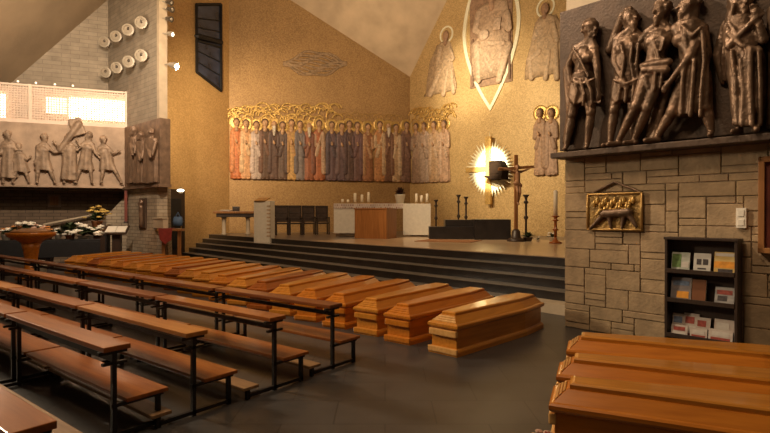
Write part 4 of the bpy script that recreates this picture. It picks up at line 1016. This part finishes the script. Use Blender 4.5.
# altar
dA = 18.6; xa = at(335, 214, dA).x; xb = at(430, 214, dA).x; wA = (xb-xa); cA_ = (xa+xb)/2
al = thing('altar', 'long altar table covered with white cloths on the marble platform', 'altar', (cA_, dA+.5, ZF), math.radians(-1.5))
hA = 1.17
for q in (-1, 1): MB().b2(q*wA*.5-.02*q, q*(wA*.5-.70), -.36, .36, 0, hA-.1, .01).obj('support', M['marble'], al)
MB().b2(-wA/2, wA/2, -.5, .5, hA-.12, hA, .01).obj('table_slab', M['marble'], al)
mb = MB(); mb.b2(-wA/2-.02, wA/2+.02, -.53, .53, hA, hA+.012, .004); mb.b2(-wA/2-.03, -wA/2+.82, -.535, -.515, .12, hA+.005, .004); mb.b2(wA/2-.95, wA/2+.03, -.56, -.515, .06, hA+.005, .004)
mb.b2(-wA/2-.03, -wA/2-.005, -.53, .53, .3, hA+.005, .004); mb.b2(wA/2+.005, wA/2+.03, -.53, .53, .3, hA+.005, .004); mb.obj('white_cloth', M['linen'], al)
MB().b2(-wA/2-.035, wA/2-.95, -.56, -.54, hA-.17, hA+.014, .004).obj('lace_edging', M['lace'], al)
dB = 17.0; xc = at(358, 214, dB).x; xd = at(390, 214, dB).x
bx = thing('wooden_box', 'large plain brown wooden block in front of the white altar', 'box', ((xc+xd)/2+.05, dB+.4, ZF), math.radians(-24))
MB().b2(-.58, .58, -.42, .42, 0, .96, .008).obj('body', M['altar_wood'], bx); MB().b2(-.60, .60, -.44, .44, .96, 1.0, .006).obj('top_board', M['altar_wood'], bx)
def candle(px, pyt, d, zb, label, r=.045, hold=.06, group=None):
    p = at(px, pyt, d); o = thing('candle', label, 'candle', (p.x, d, zb), 0, group); h = max(.12, p.z-zb)
    MB().lathe([(r*1.9, 0), (r*1.9, .015), (r*1.1, .03), (r*1.1, hold)], (0, 0, 0), 12).obj('holder', M['brass'], o, True)
    MB().lathe([(r, hold), (r, h-.02), (r*.5, h)], (0, 0, 0), 12).obj('wax_stick', M['wax'], o, True)
    MB().cyl((0, 0, h-.005), (0, 0, h+.03), .005, .003, 6).obj('wick', M['lamp_dark'], o)
zA = ZF+hA+.013
for px, py, lab in ((355, 193, 'tallest left candle on the altar'), (362, 194.5, 'middle candle of the left trio on the altar'), (368.5, 192, 'right candle of the left trio on the altar'),
                    (342.5, 199, 'short stub candle at the left end of the altar'), (348, 199.5, 'short stub candle beside the left trio on the altar'),
                    (416.5, 193.5, 'left candle of the right trio on the altar'), (421.5, 195, 'middle candle of the right trio on the altar'), (427, 193.5, 'right candle of the right trio on the altar')):
    candle(px, py, dA+.45, zA, lab, .05, .05, 'candles on the altar')
o = thing('altar_book', 'dark open book lying on the altar table', 'book', (at(382, 214, dA+.3).x, dA+.3, zA), .1)
for q in (-1, 1): MB().box((q*.14, 0, .03), (.28, .4, .03), Matrix.Rotation(-q*.12, 3, 'Y'), .004).obj('page_block' if q < 0 else 'page_block', M['mid_wood'], o)
def plant(name, label, cat, loc, pot_r, pot_h, potm, blobs, rad, leafm, petalm=None, n=60, group=None):
    o = thing(name, label, cat, loc, R.uniform(0, 6), group)
    if pot_h > 0: MB().lathe([(pot_r*.7, 0), (pot_r, pot_h*.9), (pot_r*1.06, pot_h*.92), (pot_r*1.06, pot_h), (pot_r*.9, pot_h), (pot_r*.85, pot_h*.9)], (0, 0, 0), 16).obj('pot', potm, o, True)
    mb = MB(); base = Vector((0, 0, pot_h*.95))
    for i in range(n):
        q = R.uniform(0, 2*PI); e = R.uniform(.1, 1.4); rr = rad*R.uniform(.5, 1); d = Vector((math.cos(q)*math.cos(e), math.sin(q)*math.cos(e), math.sin(e)*blobs))
        tip = base+d*rr; side = d.cross(Vector((0, 0, 1))).normalized()*rad*.16; mid = base+d*rr*.6+Vector((0, 0, rad*.12)); up = Vector((0, 0, .008))
        v = mb.verts([base, mid+side, tip, mid-side, mid+up]); mb.face([v[0], v[1], v[4]]); mb.face([v[1], v[2], v[4]]); mb.face([v[2], v[3], v[4]]); mb.face([v[3], v[0], v[4]])
    mb.obj('foliage', leafm, o)
    if petalm:
        mb = MB()
        for i in range(max(8, n//3)):
            q = R.uniform(0, 2*PI); e = R.uniform(.15, 1.5); rr = rad*R.uniform(.75, 1.05)
            c = base+Vector((math.cos(q)*math.cos(e), math.sin(q)*math.cos(e), math.sin(e)*blobs))*rr; s = rad*R.uniform(.14, .22)
            for k in range(6):
                qq = 2*PI*k/6; mb.ell(c+Vector((math.cos(qq)*s*.6, math.sin(qq)*s*.6, 0)), (s*.5, s*.5, s*.35), None, 6, 4)
            mb.ell(c+Vector((0, 0, s*.2)), (s*.35, s*.35, s*.35), None, 6, 4)
        mb.obj('blossoms', petalm, o, True)
    return o
M['dark_leaf'] = mat('dark_red_leaf', (.06, .022, .015), .6, 0, .4, 10)
plant('potted_plant', 'dark leafed plant in a white pot on the altar', 'plant', (at(400, 214, dA+.6).x, dA+.6, zA), .19, .34, M['white'], 1.0, .34, M['dark_leaf'])
# black marble blocks behind
bb = thing('marble_blocks', 'stepped black marble blocks right of the altar', 'stone block', (at(476, 214, 16.8).x, 16.8, ZF), math.radians(-3))
x_ = lambda px: (px-476)/F*16.8
MB().b2(x_(473), x_(508), -.45, .55, 0, .64, .01).obj('high_block', M['black_block'], bb); MB().b2(x_(445.5), x_(475), .0, .9, 0, .62, .01).obj('middle_block', M['black_block'], bb); MB().b2(x_(429), x_(474.5), -.2, .5, 0, .40, .01).obj('low_block', M['black_block'], bb)
rgp = [on_edge(430, .55), on_edge(487, 1.55)]
o = MB().box((0, 0, .008), (1.7, 1.3, .016), None, .004).obj('rug', M['rug'], None, False, (at(452, 214, 15.6).x-.1, 15.55, ZF), math.radians(-25))
tag(o, 'flat brown carpet on the marble platform before the black blocks', 'carpet')
def stick(px, pyt, pyb, d, zb, lab, m, r=.03, top='cup', cand=False, nm='candle_stand'):
    o = thing(nm, lab, 'candlestick', (at(px, 214, d).x, d, zb), 0); zt = at(px, pyt, d).z-zb
    zc = zt
    if cand: zc = at(px, pyb, d).z-zb
    MB().lathe([(.17, 0), (.17, .03), (.08, .07), (.045, .12), (.03, .2)], (0, 0, 0), 14).obj('base', m, o, True)
    MB().lathe([(r, .18), (r, zc*.45), (r*2.2, zc*.5), (r, zc*.55), (r, zc*.8), (r*2.4, zc*.84), (r*1.1, zc*.88), (r*1.2, zc*.94), (r*3.0, zc), (r*2.8, zc+.01), (r*.5, zc)], (0, 0, 0), 14).obj('stem', m, o, True)
    if cand:
        MB().lathe([(.055, zc), (.055, zt-.03), (.02, zt)], (0, 0, 0), 14).obj('wax_stick', M['wax'], o, True)
    return o
stick(436, 200, 0, 18.8, ZF, 'tall thin dark candlestick beside the right end of the altar', M['dark_wood'])
stick(458.5, 195, 0, 18.0, ZF, 'thin dark candlestick behind the black blocks, left of two', M['dark_wood'])
stick(466, 197, 0, 17.95, ZF, 'thin dark candlestick behind the black blocks, right of two', M['dark_wood'])
stick(526, 195, 0, 16.0, ZF, 'dark candlestick standing just right of the crucifix', M['dark_wood'], .035)
stick(555.5, 190, 216, 14.3, ZF, 'tall red-brown stand carrying a long white candle', M['coffin_c'], .04, cand=True)
# crucifix
dC = 15.3; cr = thing('crucifix', 'standing wooden crucifix with carved figure on the platform', 'crucifix', (at(516, 214, dC).x, dC, ZF), math.radians(12))
hC = at(516, 155, dC).z-ZF; zarm = at(516, 168, dC).z-ZF
MB().b2(-.05, .05, -.035, .035, .1, hC, .006).obj('upright', M['mid_wood'], cr); MB().box((0, 0, zarm), (1.12, .06, .085), Matrix.Rotation(-.08, 3, 'Y'), .006).obj('crossbeam', M['mid_wood'], cr)
MB().lathe([(.26, 0), (.26, .05), (.2, .09), (.14, .12), (.12, .3), (.07, .36)], (0, 0, 0), 16).obj('base', M['dark_wood'], cr, True)
g = MB(); s = .62; top = Vector((0, -.09, zarm-.1)); head(g, top+Vector((-.03, -.05, .1)), (-.3, -.9), s, beard=True)
sl, sr = top+Vector((-.11, 0, -.02)), top+Vector((.11, 0, -.02)); hp = top+Vector((0, -.01, -.36))
g.cap(sl, sr, .045, .045); g.cap(top-Vector((0, 0, .06)), hp, .085, .07); g.cap(top+Vector((-.02, -.02, .05)), top, .035, .04)
for q, s0 in ((-1, sl), (1, sr)):
    el = s0+Vector((q*.17, 0, .06)); h_ = Vector((q*.47, -.06, zarm-.04*q*-1*.4)); g.cap(s0, el, .036, .03); g.cap(el, h_, .03, .02); hand(g, h_, (q, 0, .1), s)
    kn = hp+Vector((q*.04, -.09, -.26)); ft = hp+Vector((q*.015, -.02, -.55)); g.cap(hp+Vector((q*.04, 0, 0)), kn, .058, .04); g.cap(kn, ft, .04, .024); g.cap(ft, ft+Vector((0, -.05, -.07)), .024, .018)
g.cap(hp+Vector((-.07, -.02, 0)), hp+Vector((.07, -.02, -.06)), .075, .07); g.blended('corpus', M['skin'], cr, .011, 2)
plant('flower_vase', 'white flowers in a vase near the tall candle stand', 'flowers', (at(552, 214, 15.0).x, 15.0, ZF), .08, .14, M['white'], .8, .2, M['green'], M['petal'], 30)
plant('flower_vase', 'small white flowers low on the platform right of the crucifix', 'flowers', (at(538, 214, 15.0).x, 15.0, ZF), .05, .06, M['white'], .8, .11, M['green'], M['petal'], 20)
plant('flower_vase', 'dark leaves in a low bowl at the foot of the crucifix', 'plant', (at(528, 214, 15.4).x, 15.4, ZF), .14, .12, M['dark_wood'], .8, .28, M['green'], None, 40)

# ------------------------------------------------------------------ flowers and stands under the gallery
ft = LW.empty('flower_bench', 'long dark bench carrying flowers below the gallery', 'bench')
MB().b2(-3.5, 2.9, -1.5, -.9, .78, .86, .01).obj('top', M['lead'], ft)
for x in (-3.2, -1.6, 0, 1.4, 2.7): MB().b2(x-.2, x+.2, -1.4, -1.0, 0, .78, .01).obj('leg', M['dark_wood'], ft)
MB().b2(-3.5, 2.9, -1.52, -1.49, .35, .8, .004).obj('front_board', M['lead'], ft)
def onb(px, w=1.2): t, _ = LW.uv(px, 214, w); return LW.world(t, w, .86)
FL = [(6, .12, .16, 'white', .26, 'petal', 'white flowers at the far left end of the dark bench'), (14, .12, .2, 'terra', .3, 'orange', 'orange flowers in a terracotta pot left of the wooden font'),
      (27, .1, .3, 'white', .34, 'petal', 'tall white flowers just behind the wooden font'), (37, .12, .2, 'white', .32, 'pink', 'pale pink flowers right of the wooden font'),
      (48, .12, .15, 'terra', .3, 'orange', 'orange flowers second right of the wooden font'), (58, .1, .14, 'white', .26, 'petal', 'small cream flowers in the middle of the dark bench'),
      (83, .16, .1, 'white', .46, 'petal', 'large white bouquet below the yellow flowers'), (93, .14, .1, 'white', .42, 'petal', 'white bouquet second below the yellow flowers')]
for px, pr, ph, pm, rad, pet, lab in FL: plant('flower_pot', lab, 'flowers', onb(px), pr, ph, M[pm], .7, rad*1.12, M['green'], M[pet], 50, 'flowers below the gallery')
plant('flower_pot', 'green leafy plant left of the white bouquets', 'plant', onb(70), .14, .15, M['terra'], .9, .5, M['green'], None, 90, 'flowers below the gallery')
st = thing('flower_stand', 'round dark stand under the yellow flowers', 'stand', (onb(97, .35).x, onb(97, .35).y, 0))
MB().lathe([(.3, 0), (.3, .05), (.06, .1), (.06, 1.05), (.25, 1.1), (.25, 1.14)], (0, 0, 0), 16).obj('column', M['mid_wood'], st, True)
plant('flower_pot', 'yellow flowers raised on a stand below the gallery', 'flowers', st.location+Vector((0, 0, 1.14)), .16, .26, M['terra'], 1.1, .42, M['green'], M['yellow'], 60)
ws = thing('paper_stand', 'dark stand holding an open white book beside the pier', 'lectern', (at(117, 214, 16.1).x, 16.1, 0), .2)
MB().b2(-.12, .12, -.1, .1, 0, 1.05, .01).obj('body', M['dark_wood'], ws); MB().box((0, -.05, 1.12), (.66, .5, .04), Matrix.Rotation(.5, 3, 'X'), .004).obj('sloping_top', M['dark_wood'], ws)
for q in (-1, 1): MB().box((q*.145, -.06, 1.15), (.28, .36, .02), Matrix.Rotation(.5, 3, 'X'), .004).obj('white_page', M['white'], ws)
o = thing('dark_cabinet', 'low dark cabinet between the white bouquets and the open book', 'cabinet', (at(102, 214, 15.9).x, 15.9, 0), .2)
MB().b2(-.18, .18, -.2, .2, 0, 1.0, .01).obj('body', M['lead'], o); MB().b2(-.2, .2, -.22, .22, 1.0, 1.04, .006).obj('top_board', M['dark_wood'], o); MB().b2(-.15, .15, -.215, -.2, .08, .94, .004).obj('door', M['dark_wood'], o)
fo = thing('font', 'round wooden font on a thick turned foot in front of the flowers', 'font', (at(31, 214, 13.0).x, 13.0, 0))
MB().lathe([(.34, 0), (.34, .06), (.16, .14), (.14, .5), (.18, .75), (.22, .9)], (0, 0, 0), 20).obj('foot', M['coffin_b'], fo, True)
MB().lathe([(.20, .88), (.30, .96), (.50, 1.06), (.54, 1.12), (.54, 1.16), (.46, 1.16), (.3, 1.10)], (0, 0, 0), 24).obj('bowl', M['coffin_b'], fo, True)
MB().lathe([(.47, 1.16), (.40, 1.21), (.2, 1.26), (.03, 1.27)], (0, 0, 0), 20).obj('cover', M['mid_wood'], fo, True)
plant('flower_pot', 'small white pot of flowers on the floor behind the benches', 'flowers', (at(40, 214, 12.4).x, 12.4, 0), .14, .42, M['white'], .6, .2, M['petal'], M['petal'], 24)
hr_ = LW.empty('handrail', 'pale sloping handrail against the dark recess wall', 'rail')
a_ = LW.loc(44, 224.5, -.9); b_ = LW.loc(91, 215.5, -.9); MB().cap(a_, b_, .035, .035).obj('rail', M['pale_stone'], hr_, True)
for f in (.05, .95): p = a_.lerp(b_, f); MB().cap(p, p+Vector((0, .2, 0)), .02, .02, 8).obj('bracket', M['lamp_dark'], hr_)
o = LB.empty('recess_plaque', 'small brown plaque high on the dark recess wall', 'plaque')
p0 = LB.loc(48, 207); p1 = LB.loc(61, 195); MB().b2(p0.x, p1.x, -.04, .01, p0.z, p1.z, .006).obj('plate', M['brown_bronze'], o); MB().b2(p0.x+.06, p1.x-.06, -.055, -.03, p0.z+.06, p1.z-.06, .004).obj('inner_panel', M['mid_wood'], o)

M['red'] = mat('red_petals', (.42, .06, .035), .8, 0, .3, 14)
o = plant('flower_basket', 'red flowers in a basket beside the nearest right-hand coffin, at the bottom edge', 'flowers', (.925, 2.93, 0), .10, .30, M['coffin_a'], .8, .13, M['red'], M['pink'], 50)
